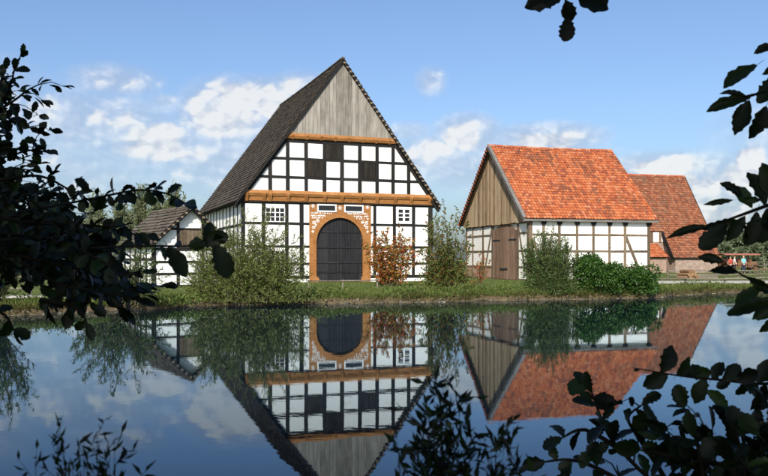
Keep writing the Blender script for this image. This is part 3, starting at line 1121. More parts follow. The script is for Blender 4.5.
def build_barn():
    fl = lambda s, z, d: Vector((s, -d, z))
    fg = lambda s, z, d: Vector((-d, s, z))
    core = [(0.08, -.3), (BW - .08, -.3), (BW - .08, BEV), (BW / 2, BAP - .25), (.08, BEV)]
    MB().prism(core, lambda s, z, d: Vector((d, s, z)), .06, BL - .02).build('wall', M['plaster_old'], barn)
    # long wall
    posts = [(.0, .22)] + [(sB(x) - .095, sB(x) + .095) for x in (543.5, 559.2, 577, 593.3, 609.4, 625)] + [(BL - .22, BL)]
    ztop = BEV + .05
    for a, b in posts:
        timber('post', rect(a, b, -.2, ztop), fl, barn, M['oak'], d1=.034, jit=.02)
    for (a, b) in posts[1:]:
        MB().prism([(a - .03, ztop - .42), (b + .03, ztop - .42), (b + .16, ztop - .05), (a - .16, ztop - .05)], fl, 0, .12).build('post_head', M['black'], barn)
    rl = [(-.2, .05), (zB(600, 268.4), zB(600, 266.6)), (zB(600, 252.3), zB(600, 250.4)), (zB(600, 236), zB(600, 234)), (ztop - .2, ztop)]
    for i in range(len(posts) - 1):
        a, b = posts[i][1], posts[i + 1][0]
        for j, (z0, z1) in enumerate(rl):
            timber('rail' if 0 < j < 4 else 'beam', rect(a - .01, b + .01, z0, z1), fl, barn, M['oak'] if j < 4 else M['black'], d1=.022, jit=.016)
        for j in range(4):
            timber('infill_panel', rect(a - .012, b + .012, rl[j][1] - .012, rl[j + 1][0] + .012), fl, barn, M['plaster_old'], d0=-.07, d1=-.004, jit=.003)
    timber('brace', bar((sB(625.5), zB(625, 236)), (sB(639), zB(638, 270)), .2), fl, barn, M['oak'], d1=.030)
    timber('brace', bar((sB(532), zB(532, 238)), (sB(543), zB(543, 268)), .2), fl, barn, M['oak'], d1=.030)
    # gable wall
    zt = zBg(500, 222.5)
    dl, dr = wB(517.3), wB(493.2)
    gpost = [(.0, .26), (dl - .24, dl), (dr, dr + .24), (wB(483.2) - .12, wB(483.2) + .12), (wB(473) - .1, wB(473) + .1), (BW - .26, BW)]
    for a, b in gpost:
        timber('post', rect(a, b, -.2, zt), fg, barn, M['oak'], d1=.034, jit=.02)
    gr = [(-.2, .06), (zBg(500, 267.7), zBg(500, 265.9)), (zBg(500, 252), zBg(500, 250.1)), (zBg(500, 235.6), zBg(500, 233.7)), (zt - .22, zt)]
    for i in range(len(gpost) - 1):
        a, b = gpost[i][1], gpost[i + 1][0]
        if i == 1:
            timber('beam', rect(a, b, zt - .2, zt), fg, barn, M['oak'], d1=.03)
            continue
        for j, (z0, z1) in enumerate(gr):
            timber('rail' if 0 < j < 4 else 'beam', rect(a - .01, b + .01, z0, z1), fg, barn, M['oak'], d1=.022, jit=.016)
        for j in range(4):
            bm_ = M['brick'] if (j == 0 and i >= 2) else M['plaster_old']
            timber('brick_panel' if bm_ is M['brick'] else 'infill_panel', rect(a - .012, b + .012, gr[j][1] - .012, gr[j + 1][0] + .012), fg, barn, bm_, d0=-.07, d1=-.004, jit=.003)
    timber('brace', bar((dl - .15, zt - .25), (.55, .55), .19), fg, barn, M['oak'], d1=.030)
    timber('brace', bar((dr + .15, zt - .25), (wB(484.5), .25), .19), fg, barn, M['oak'], d1=.030)
    # barn door with slightly curved head
    zdt = zBg(505, 224.2)
    head = [(dl + (dr - dl) * t, zdt - .55 * (2 * t - 1) ** 2) for t in np.linspace(1, 0, 13)]
    door = MB().prism([(dl, -.15), (dr, -.15)] + head, fg, -.1, -.02).build('door', M['brown_plank'], barn)
    nb = 14
    for i in range(nb):
        a, b = dl + (dr - dl) * i / nb, dl + (dr - dl) * (i + 1) / nb
        ta, tb = (i + .02) / nb, (i + .98) / nb
        za, zb = zdt - .55 * (2 * ta - 1) ** 2, zdt - .55 * (2 * tb - 1) ** 2
        MB().prism([(a + .008, -.02), (b - (.03 if i == nb // 2 - 1 else .008), -.02), (b - .008, zb), (a + .008, za)], fg, -.02, .035 + rng.uniform(-.01, .01)).build('plank', M['brown_plank'], door)
    zh = zBg(505, 240)
    for (a, b) in ((dl + .05, dl + 1.3), (dr - 1.3, dr - .05)):
        MB().prism(rect(a, b, zh - .05, zh + .05), fg, .03, .06).build('strap_hinge', M['iron'], door)
    zh = zBg(505, 269)
    MB().prism(rect(dl + 1.5, dr - 1.3, zh - .05, zh + .06), fg, .03, .08).build('latch_bar', M['iron'], door)
    # the planked gable
    bs = (BAP - BEV) / (BW / 2 + .35)
    c = math.hypot(bs, 1)
    cl = [(bs, 1, BAP + bs * BW / 2 - .13 * c), (-bs, 1, BAP - bs * BW / 2 - .13 * c)]
    s = -.1
    while s < BW + .1:
        w_ = rng.uniform(.20, .36)
        timber('gable_plank', rect(s, min(s + w_ - .012, BW + .1), zt - .12 - rng.uniform(0, .07), BAP), fg, barn, M['tan_plank'], d0=.02, d1=.16 + rng.uniform(-.012, .02), planes=cl, jit=.003)
        s += w_
    MB().prism(rect(-.05, BW + .05, zt - .05, zt + .06), fg, -.05, .10).build('tie_beam', M['black'], barn)
    # roof, ridge along local x
    half = BW / 2 + .35
    rf = gable_roof(barn, BW / 2, BAP, BEV, half, -.52, BL + .40, M['red_tiles'], M['ridge'], .235, .29, 'x', True, 21, M['oak'], .06)
    # grey barge boards on the near verge; stepped tile ends on the far one
    for sgn, nm in ((-1, 'barge_board'),):
        pb = [(BW / 2, BAP + .06), (BW / 2, BAP - .26), (BW / 2 + sgn * half, BEV - .22), (BW / 2 + sgn * half, BEV + .10)]
        MB().prism(pb, fg, .50, .58).build(nm, M['grey_board'], barn)
        pb = [(BW / 2, BAP + .10), (BW / 2, BAP + .04), (BW / 2 + sgn * half, BEV + .06), (BW / 2 + sgn * half, BEV + .12)]
        MB().prism(pb, fg, .35, .60).build('verge_cap', M['grey_board'], barn)
    pb = [(BW / 2, BAP - .10), (BW / 2, BAP - .24), (BW / 2 + half, BEV - .22), (BW / 2 + half, BEV - .08)]
    MB().prism(pb, fg, .36, .44).build('barge_board', M['black'], barn)
    for k in range(26):
        t = (k + .4) / 26
        y, z = BW / 2 + half * t, BAP - (BAP - BEV) * t
        MB().box(-.62, -.46, y - .10, y + .10, z - .13, z - .02).build('verge_tile', M['red_tiles'], barn)
    for sgn in (-1, 1):
        pb = [(BW / 2, BAP + .02), (BW / 2, BAP - .2), (BW / 2 + sgn * half, BEV - .18), (BW / 2 + sgn * half, BEV + .04)]
        MB().prism(pb, lambda s, z, d: Vector((BL + d, s, z)), .36, .43).build('barge_board', M['grey_board'], barn)
    # eave board along the long side
    MB().prism([(-.33, BEV - .16), (-.27, BEV - .16), (-.27, BEV - .02), (-.33, BEV - .02)], lambda s, z, d: Vector((d, s, z)), -.5, BL + .38).build('eave_board', M['grey_board'], barn)


build_barn()

# ------------------------------------------------------------------ small outbuilding at the left
SC = P(190.5, 260, 42.0)
SA = R(32)
shed = empty('timber_shed', (SC.x, SC.y, .30), SA, 'small half-timbered shed with low brown tiled roof behind the left willow bush', 'shed')


def build_shed():
    W2, L = 1.95, 6.2
    ap, ev, half = 4.45 - .3, 2.36 - .3, 2.25
    sl = (ap - ev) / half
    f = lambda s, z, d: Vector((s, -d, z))
    fs = lambda s, z, d: Vector((-W2 - d, s, z))
    c = math.hypot(sl, 1)
    cl = [(sl, 1, ap - .12 * c), (-sl, 1, ap - .12 * c)]
    core = [(-W2 + .06, -.3), (W2 - .06, -.3), (W2 - .06, ev + .1), (0, ap - .2), (-W2 + .06, ev + .1)]
    MB().prism(core, lambda s, z, d: Vector((s, d, z)), .06, L).build('wall', M['plaster'], shed)
    ps = [(-W2, -W2 + .16), (-.72, -.58), (.58, .72), (W2 - .16, W2)]
    for a, b in ps:
        timber('post', rect(a, b, -.2, ap), f, shed, M['black'], planes=cl, d1=.034)
    rl = [(-.2, .12), (.62, .74), (1.22, 1.34), (1.86, 2.0), (2.9, 3.02)]
    cuts = [-W2 + .16, -.72, -.58, .58, .72, W2 - .16]
    for a, b in ((-W2 + .15, -.71), (-.59, .59), (.71, W2 - .15)):
        for j, (z0, z1) in enumerate(rl):
            timber('rail', rect(a, b, z0, z1), f, shed, M['black'], planes=cl, d1=.024)
        for j in range(len(rl)):
            z0, z1 = rl[j][1], (rl[j + 1][0] if j + 1 < len(rl) else ap)
            if abs(a + .59) < .02 and j == 3:
                hatch = MB().prism(rect(a, b, z0, z1), f, -.06, 0).build('loft_hatch', M['oak'], shed)
                for k in range(6):
                    x0 = a + (b - a) * k / 6
                    MB().prism(rect(x0 + .006, x0 + (b - a) / 6 - .006, z0, z1), f, 0, .02 + rng.uniform(0, .008)).build('plank', M['oak'], hatch)
            else:
                timber('infill_panel', rect(a - .01, b + .01, z0 - .01, z1 + .01), f, shed, M['plaster'], d0=-.07, d1=-.004, planes=cl, jit=.002)
    ys = np.linspace(0, L, 7)
    for y in ys:
        timber('post', rect(max(.01, y - .07), min(L, y + .07), -.2, ev + .1), fs, shed, M['black'], d1=.034)
    for a, b in zip(ys[:-1], ys[1:]):
        for (z0, z1) in ((-.2, .12), (.7, .82), (1.35, 1.47), (ev - .05, ev + .1)):
            timber('rail', rect(a + .06, b - .06, z0, z1), fs, shed, M['black'], d1=.024)
        for (z0, z1) in ((.11, .71), (.81, 1.36), (1.46, ev - .04)):
            timber('infill_panel', rect(a + .06, b - .06, z0, z1), fs, shed, M['plaster'], d0=-.07, d1=-.004, jit=.002)
    gable_roof(shed, 0, ap, ev, half, -.35, L + .3, M['shed_tiles'], M['shed_tiles'], .24, .27, 'y', False, 31, None, .05)
    for sgn in (-1, 1):
        pb = [(0, ap - .02), (0, ap - .22), (sgn * half, ev - .22), (sgn * half, ev - .02)]
        MB().prism(pb, f, .26, .32).build('barge_board', M['black'], shed)
        for k in range(10):
            t = (k + .5) / 10
            MB().box(sgn * half * t - .06, sgn * half * t + .06, -.40, -.30, ap - (ap - ev) * t - .12, ap - (ap - ev) * t - .02).build('lath_end', M['lath'], shed)


build_shed()

# ------------------------------------------------------------------ the mottled barn behind, far right
FB = Vector((36.9, 90.0))
FD = Vector((-.9617, -.2738))          # local x runs to the left along the eave
fbarn = empty('long_brick_barn', (FB.x, FB.y, .25), math.atan2(FD.y, FD.x), 'far brick barn with steep mottled brown tiled roof behind the red-roofed barn', 'barn')


def build_far_barn():
    # local x to the left, local y points towards the camera (since x is flipped), back is -y
    B = lambda x, back, z: Vector((x, -back, z))
    L, back = 13.5, 6.4
    ev, ap = 1.75, 11.2
    m = (ap - ev) / back
    hb = 2.05                         # where the recessed left part has its higher eave
    evh = ev + m * hb
    xs = 5.6
    # walls
    core = [(0.1, -.3), (back * 2 - .1, -.3), (back * 2 - .1, ev + .2), (back, ap - .35), (.1, ev + .05)]
    MB().prism(core, lambda s, z, d: B(d, s, z), .25, xs).build('wall', M['rubble'], fbarn)
    core2 = [(hb, -.3), (back * 2 - .1, -.3), (back * 2 - .1, ev + .2), (back, ap - .35), (hb, evh - .1)]
    MB().prism(core2, lambda s, z, d: B(d, s, z), xs, L - .2).build('wall', M['brick'], fbarn)
    MB().prism([(xs + .05, evh - 1.35), (L - .3, evh - 1.35), (L - .3, evh - .2), (xs + .05, evh - .2)], lambda s, z, d: B(s, hb - d, z), 0, .04).build('infill_panel', M['plaster'], fbarn)
    for (a, b) in ((6.05, 6.35), (7.1, 7.6), (8.6, 8.8), (10.2, 10.4), (11.8, 12)):
        MB().prism(rect(a, b, evh - 1.4, evh - .15), lambda s, z, d: B(s, hb - d, z), .0, .075).build('post', M['brown_plank'], fbarn)
    # roof: near slope upper part over the whole length, lower part only on the right
    sl = math.hypot(1, m)
    cs, sn = 1 / sl, m / sl

    def fr_near(u, v, h):
        return B(u, v * cs - h * sn, ev + v * sn + h * cs)

    def fr_far(u, v, h):
        return B(u, back * 2 - v * cs + h * sn, ev + v * sn + h * cs)
    full = back * sl
    mb = MB()
    mb.add([fr_near(-.1, 0, -.12), fr_near(xs + .25, 0, -.12), fr_near(xs + .25, full, -.12), fr_near(-.1, full, -.12), fr_near(-.1, 0, 0), fr_near(xs + .25, 0, 0), fr_near(xs + .25, full, 0), fr_near(-.1, full, 0)], BOXF)
    v2 = hb * sl - .25
    mb.add([fr_near(xs + .25, v2, -.12), fr_near(L, v2, -.12), fr_near(L, full, -.12), fr_near(xs + .25, full, -.12), fr_near(xs + .25, v2, 0), fr_near(L, v2, 0), fr_near(L, full, 0), fr_near(xs + .25, full, 0)], BOXF)
    mb.add([fr_far(-.1, 0, -.12), fr_far(L, 0, -.12), fr_far(L, full, -.12), fr_far(-.1, full, -.12), fr_far(-.1, 0, 0), fr_far(L, 0, 0), fr_far(L, full, 0), fr_far(-.1, full, 0)], BOXF)
    rf = mb.build('roof', M['black'], fbarn)
    tile_field('roof_tiles', fr_near, -.12, xs + .3, -.1, v2, .26, .31, M['barn_tiles'], rf, seed=41, pan=True)
    tile_field('roof_tiles', fr_near, -.12, L, v2, full, .26, .31, M['barn_tiles'], rf, seed=42, pan=True)
    tile_field('roof_tiles', fr_far, -.12, L, 0, full, .34, .40, M['barn_tiles'], rf, seed=43, pan=True)
    mb = MB()
    for k in range(38):
        a = -.1 + (L + .1) * k / 38
        mb.tube([B(a, back, ap + .02), B(a + .4, back, ap + .02)], [.14, .12], 8)
    mb.build('ridge_cap', M['ridge'], rf)['kind'] = 'stuff'
    for x in (-.16, L + .02):
        MB().add([B(x, 0, ev - .1), B(x + .08, 0, ev - .1), B(x + .08, back, ap - .1), B(x, back, ap - .1), B(x, 0, ev + .12), B(x + .08, 0, ev + .12), B(x + .08, back, ap + .12), B(x, back, ap + .12)], BOXF).build('barge_board', M['black'], fbarn)
    # verge where the lower slope stops
    MB().add([fr_near(xs + .3, -.05, -.35), fr_near(xs + .42, -.05, -.35), fr_near(xs + .42, v2, -.35), fr_near(xs + .3, v2, -.35), fr_near(xs + .3, -.05, .03), fr_near(xs + .42, -.05, .03), fr_near(xs + .42, v2, .03), fr_near(xs + .3, v2, .03)], BOXF).build('barge_board', M['black'], fbarn)
    MB().prism(rect(-.1, xs + .3, ev - .2, ev - .06), lambda s, z, d: B(s, -d, z), -.02, .08).build('eave_board', M['black'], fbarn)
    # lean-to annex
    a0, a1 = xs + .95, 10.6
    ze0, ze1 = 1.75, 1.75 + 1.5
    MB().prism([(.25, -.3), (hb, -.3), (hb, ze1 - .1), (.25, ze0)], lambda s, z, d: B(d, s, z), a0 + .1, a1).build('annex_wall', M['brick'], fbarn)

    def fr_an(u, v, h):
        l = math.hypot(hb + .1, ze1 - ze0)
        c_, s_ = (hb + .1) / l, (ze1 - ze0) / l
        return B(u, v * c_ - h * s_, ze0 + v * s_ + h * c_)
    la = math.hypot(hb + .1, ze1 - ze0)
    ar = MB().add([fr_an(a0, 0, -.1), fr_an(a1, 0, -.1), fr_an(a1, la, -.1), fr_an(a0, la, -.1), fr_an(a0, 0, 0), fr_an(a1, 0, 0), fr_an(a1, la, 0), fr_an(a0, la, 0)], BOXF).build('annex_roof', M['black'], fbarn)
    tile_field('roof_tiles', fr_an, a0 - .05, a1, -.08, la, .26, .31, M['red_tiles'], ar, seed=44, pan=True)


build_far_barn()


# ------------------------------------------------------------------ leaves and shrubs
def leaf_cloud(name, base, direc, length, width, mat, parent, fold=.18, r=None):
    """one mesh of many small folded leaves; base, direc (N,3); length, width (N,)"""
    r = r or nrng
    n = len(base)
    base = np.asarray(base, float)
    d = np.asarray(direc, float)
    d /= np.linalg.norm(d, axis=1)[:, None] + 1e-9
    rnd = r.normal(size=(n, 3))
    t = np.cross(d, rnd)
    t /= np.linalg.norm(t, axis=1)[:, None] + 1e-9
    nn = np.cross(t, d)
    L = np.asarray(length)[:, None]
    W = np.asarray(width)[:, None]
    v0 = base
    v1 = base + d * L * .45 + t * W * .5 + nn * W * fold
    v2 = base + d * L - nn * L * .06
    v3 = base + d * L * .45 - t * W * .5 + nn * W * fold
    V = np.stack([v0, v1, v2, v3], 1).reshape(-1, 3)
    i = np.arange(n) * 4
    Fc = np.concatenate([np.stack([i, i + 1, i + 2], 1), np.stack([i, i + 2, i + 3], 1)])
    return np_mesh(name, V, Fc, 3, mat, parent)


def bez(a, b, c, t):
    return a * (1 - t) ** 2 + b * 2 * t * (1 - t) + c * t * t


def shrub(name, label, cat, base, h, rx, ry, n_stems, leaf_mat, ll, lw, twigs=10, per_twig=9, twig_len=.45, flat_top=.45, low=.12, seed=1, group=None, stem_mat=None, up=.5, droop=0.0, stem_r=.018, lean=(0, 0), parts=('foliage', 'stems'), spread0=.10, hvar=(.72, 1.04), skirt=0, skirt_h=.45):
    r = np.random.default_rng(seed)
    root = empty(name, base, 0, label, cat, group)
    mb = MB()
    lb, ld = [], []
    for s in range(n_stems):
        a = r.uniform(0, 2 * math.pi)
        q = math.sqrt(r.uniform(0.0, 1))
        zz = h * (1 - flat_top * q ** 2) * r.uniform(*hvar)
        p0 = np.array([r.uniform(-1, 1) * spread0 * rx, r.uniform(-1, 1) * spread0 * ry, 0])
        p0[0] += spread0 * rx * q * math.cos(a)
        p2 = np.array([rx * q * math.cos(a) + lean[0], ry * q * math.sin(a) + lean[1], zz])
        p1 = p0 + (p2 - p0) * np.array([.40, .40, .62])
        pts = [bez(p0, p1, p2, t) for t in np.linspace(0, 1, 6)]
        mb.tube(pts, [stem_r * (1 - .8 * k / 5) for k in range(6)], 4, False)
        for k in range(twigs):
            t = low + (1 - low) * (k + r.uniform(0, 1)) / twigs
            c = bez(p0, p1, p2, t)
            tan = bez(p0, p1, p2, min(1, t + .05)) - bez(p0, p1, p2, max(0, t - .05))
            tan /= np.linalg.norm(tan) + 1e-9
            dv = tan * .7 + r.normal(0, .55, 3) + np.array([0, 0, up])
            dv /= np.linalg.norm(dv)
            tl = twig_len * r.uniform(.5, 1.1) * (1.15 - .55 * t)
            e = c + dv * tl + np.array([0, 0, -droop * tl])
            mb.tube([c, (c + e) / 2 + np.array([0, 0, .04 * tl]), e], [stem_r * .3, stem_r * .22, stem_r * .1], 3, False)
            for j in range(per_twig):
                u = (j + r.uniform(0, 1)) / per_twig
                pos = c + (e - c) * u
                od = dv * .8 + r.normal(0, .6, 3) + np.array([0, 0, -droop * .5])
                lb.append(pos)
                ld.append(od)
    for _ in range(skirt):
        a, q = r.uniform(0, 2 * math.pi), r.uniform(.55, 1.0)
        ee = r.uniform(0, 1) ** 1.3
        k = q * math.sqrt(1 - ee * ee * .8) * (1 + .12 * math.sin(a * 5) + .1 * math.sin(a * 11 + 2))
        lb.append(np.array([rx * 1.02 * k * math.cos(a), ry * k * math.sin(a), h * skirt_h * ee * q]))
        ld.append(np.array([math.cos(a) * .8, math.sin(a) * .8, .35]) + r.normal(0, .6, 3))
    n = len(lb)
    lb = np.array(lb)
    lb[:, 2] = np.maximum(lb[:, 2], .03)
    leaf_cloud(parts[0], lb, np.array(ld), ll * r.uniform(.65, 1.2, n), lw * r.uniform(.7, 1.2, n), leaf_mat, root, r=r)
    mb.build(parts[1], stem_mat or M['stem'], root, True, recalc=False)
    return root


def at_ground(px, Y):
    p = P(px, 260, Y)
    s = Y - float(shore(p.x))
    return Vector((p.x, Y, max(.0, float(ground_z(s))) - .03))


shrub('willow_shrub', 'large grey-green willow bush on the bank before the hall house', 'shrub', at_ground(248, 30.75), 3.75, 2.5, 1.2, 165, M['willow'], .15, .034, 11, 10, .60, .62, .02, 101, up=.45, spread0=.42, hvar=(.36, 1.05), skirt=6500, skirt_h=.52)
shrub('willow_shrub', 'loose green willow bush at the left bank before the shed', 'shrub', at_ground(116, 27.4), 2.75, 1.8, .9, 56, M['willow_dark'], .12, .036, 11, 9, .5, .6, .03, 102, up=.4, spread0=.3, hvar=(.5, 1.05))
shrub('willow_shrub', 'dense dark willow bush at the left edge of the pond', 'shrub', at_ground(-6, 25.4), 3.3, 1.5, .9, 44, M['willow_dark'], .13, .036, 12, 10, .55, .5, .05, 103, up=.4)
shrub('red_leaved_shrub', 'shrub with red and orange autumn leaves beside the arched door', 'shrub', at_ground(386, 42.5), 3.2, 1.75, 1.0, 50, M['red_leaf'], .15, .085, 11, 8, .5, .35, .03, 104, up=.1, spread0=.22, hvar=(.55, 1.05))
shrub('rowan_bush', 'tall green bush turning red between the hall house and the red-roofed barn', 'shrub', at_ground(446, 37.4), 4.05, 1.3, .9, 48, M['rowan_leaf'], .13, .065, 12, 9, .5, .30, .02, 105, up=.1, spread0=.35, hvar=(.40, 1.05), skirt=1800, skirt_h=.40)
shrub('red_leaved_shrub', 'thin red-leaved shrub before the left end of the plank gable', 'shrub', at_ground(480, 40.0), 1.75, .75, .5, 9, M['red_leaf'], .12, .06, 8, 5, .4, .3, .15, 106, up=.2)
shrub('willow_shrub', 'upright dark green willow bush before the red-roofed barn', 'shrub', at_ground(549, 35.6), 2.85, 1.25, 1.0, 130, M['willow_dark'], .15, .034, 11, 10, .46, .40, .02, 107, up=1.0, spread0=.38, hvar=(.5, 1.05), skirt=3500, skirt_h=.45)


def dome_bush(name, label, base, rx, ry, h, n, mat, ll, lw, seed):
    r = np.random.default_rng(seed)
    root = empty(name, base, 0, label, 'shrub')
    pts, dirs = [], []
    lumps = [(r.uniform(-.75, .75) * rx, r.uniform(-.7, .7) * ry, r.uniform(.35, .95)) for _ in range(16)]
    while len(pts) < n:
        lx, ly, lz = lumps[r.integers(len(lumps))]
        rad = r.uniform(.26, .44)
        top = h * math.sqrt(max(.05, 1 - (lx / rx) ** 2 * .8 - (ly / ry) ** 2 * .5))
        c = np.array([lx, ly, min(lz * h, top) - .28])
        v = r.normal(size=3)
        v /= np.linalg.norm(v)
        if v[2] < -.6:
            continue
        p = c + v * np.array([rad * 1.15, rad, rad]) * r.uniform(.75, 1.05)
        if p[2] < -.02:
            p[2] = r.uniform(0, .2)
        pts.append(p)
        dirs.append(v * .7 + r.normal(0, .45, 3) + np.array([0, 0, -.25]))
    for _ in range(n // 4):
        a, q = r.uniform(0, 6.283), math.sqrt(r.uniform(.4, 1))
        z = r.uniform(0, .55) * h
        pts.append(np.array([rx * q * math.cos(a), ry * q * math.sin(a), z]))
        dirs.append(np.array([math.cos(a), math.sin(a), .1]) + r.normal(0, .5, 3))
    n = len(pts)
    leaf_cloud('foliage', np.array(pts), np.array(dirs), ll * r.uniform(.7, 1.2, n), lw * r.uniform(.7, 1.2, n), mat, root, r=r)
    mb = MB()
    for k in range(14):
        lx, ly, lz = lumps[k]
        mb.tube([(lx * .15, ly * .15, 0), (lx * .5, ly * .5, lz * h * .5), (lx, ly, lz * h * .85)], [.025, .018, .008], 5, False)
    mb.build('stems', M['stem'], root, True, recalc=False)
    return root


dome_bush('broadleaf_shrub', 'round glossy dark green shrub beside the upright willow at the water', at_ground(598, 35.9), 1.05, .8, 1.78, 7000, M['laurel'], .125, .07, 201)
dome_bush('broadleaf_shrub', 'smaller glossy green shrub at the right corner of the red-roofed barn', at_ground(639, 36.4), .72, .7, 1.5, 4600, M['laurel'], .125, .07, 202)


# far trees
def tree(name, label, base, h, rx, ry, n, mat, leaf, seed, group, clear=.2, slim=False, kind=None):
    r = np.random.default_rng(seed)
    root = empty(name, base, 0, label, 'tree', group)
    mb = MB()
    mb.tube([(0, 0, -.2), (r.normal(0, .02 * h), r.normal(0, .02 * h), h * .45), (r.normal(0, .03 * h), 0, h * .9)], [h * .022, h * .014, h * .004], 7, False)
    lob = []
    nl = 16 if not slim else 12
    for k in range(nl):
        z = clear + (1 - clear) * (k + r.uniform(0, 1)) / nl
        prof = math.sin(math.pi * min(1, (z - clear * .6) / (1.08 - clear * .6)) ** .8) if not slim else (1.15 - z)
        a = r.uniform(0, 6.283)
        q = r.uniform(.2, .85) * prof
        c = np.array([rx * q * math.cos(a), ry * q * math.sin(a), z * h])
        lob.append((c, r.uniform(.20, .36) * (rx + ry) / 2 * (1.1 - .4 * z)))
        mb.tube([(0, 0, z * h * .72), tuple(c * np.array([.5, .5, .93])), tuple(c)], [h * .008, h * .005, h * .002], 5, False)
    pts, dirs = [], []
    for _ in range(n):
        c, rad = lob[r.integers(nl)]
        v = r.normal(size=3)
        v /= np.linalg.norm(v)
        k = r.uniform(.35, 1.1) ** .6
        pts.append(c + v * rad * k * np.array([1, 1, .85 if not slim else 1.7]))
        dirs.append(v + r.normal(0, .6, 3) + np.array([0, 0, .2 if not slim else .9]))
    leaf_cloud('crown', np.array(pts), np.array(dirs), leaf * r.uniform(.6, 1.3, n), leaf * .55 * r.uniform(.6, 1.3, n), mat, root, r=r)
    mb.build('trunk', M['bark'], root, True, recalc=False)
    return root


for i, (px, top, Y, wpx) in enumerate(((122, 196, 88, 22), (141, 178, 92, 20), (159, 183, 95, 17), (173, 180, 90, 17), (180, 198, 84, 12), (96, 190, 98, 24))):
    b = P(px, 260, Y)
    lab = ['pale feathery tree behind the shed roof, leftmost of the five there', 'tall pale feathery tree rising over the middle of the shed roof',
           'slim pale tree behind the shed ridge, right of the tallest', 'slim pale tree behind the shed gable peak', 'short thin pale tree behind the shed gable, nearest the hall roof',
           'pale tree half hidden behind the dark leaves left of the shed', 'pale tree behind the dark branches at far left',
           'low far tree seen between the hall house and the red-roofed barn'][i]
    hh, ww = (Y0 - top) / F * Y + H - .3, wpx / F * Y / 1.7
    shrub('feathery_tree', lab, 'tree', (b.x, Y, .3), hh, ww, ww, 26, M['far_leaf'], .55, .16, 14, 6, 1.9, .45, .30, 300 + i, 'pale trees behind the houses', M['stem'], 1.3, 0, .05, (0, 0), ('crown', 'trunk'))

wood = [(716, 236, 190, 16), (731, 231, 205, 17), (744, 234, 195, 15), (757, 229, 180, 18), (772, 232, 185, 18), (790, 230, 190, 18), (724, 247, 150, 12), (751, 246, 145, 13), (766, 245, 150, 14), (700, 238, 230, 18), (810, 235, 180, 20)]
wl = ['dark round tree in the far wood, just right of the far barn', 'tall far tree at the left of the hazy wood', 'middle far tree above the wagon roof', 'broad far tree over the person in blue',
      'far tree at the right edge of the wood', 'far tree beyond the right edge', 'low bushy tree behind the wagon', 'low round tree behind the paddock fence', 'low bushy tree at the far right paddock',
      'distant tree behind the far barn roof edge', 'distant tree outside the right edge']
for i, (px, top, Y, wpx) in enumerate(wood):
    if px > 780 or px < 710:
        continue
    b = P(px, 260, Y)
    tree('broadleaf_tree', wl[i], (b.x, Y, .3), (Y0 - top) / F * Y + H - .3, wpx / F * Y * .95, wpx / F * Y * .95, 3200, M['wood_leaf_hazed'], .95, 340 + i, 'far wood at the right', .08)


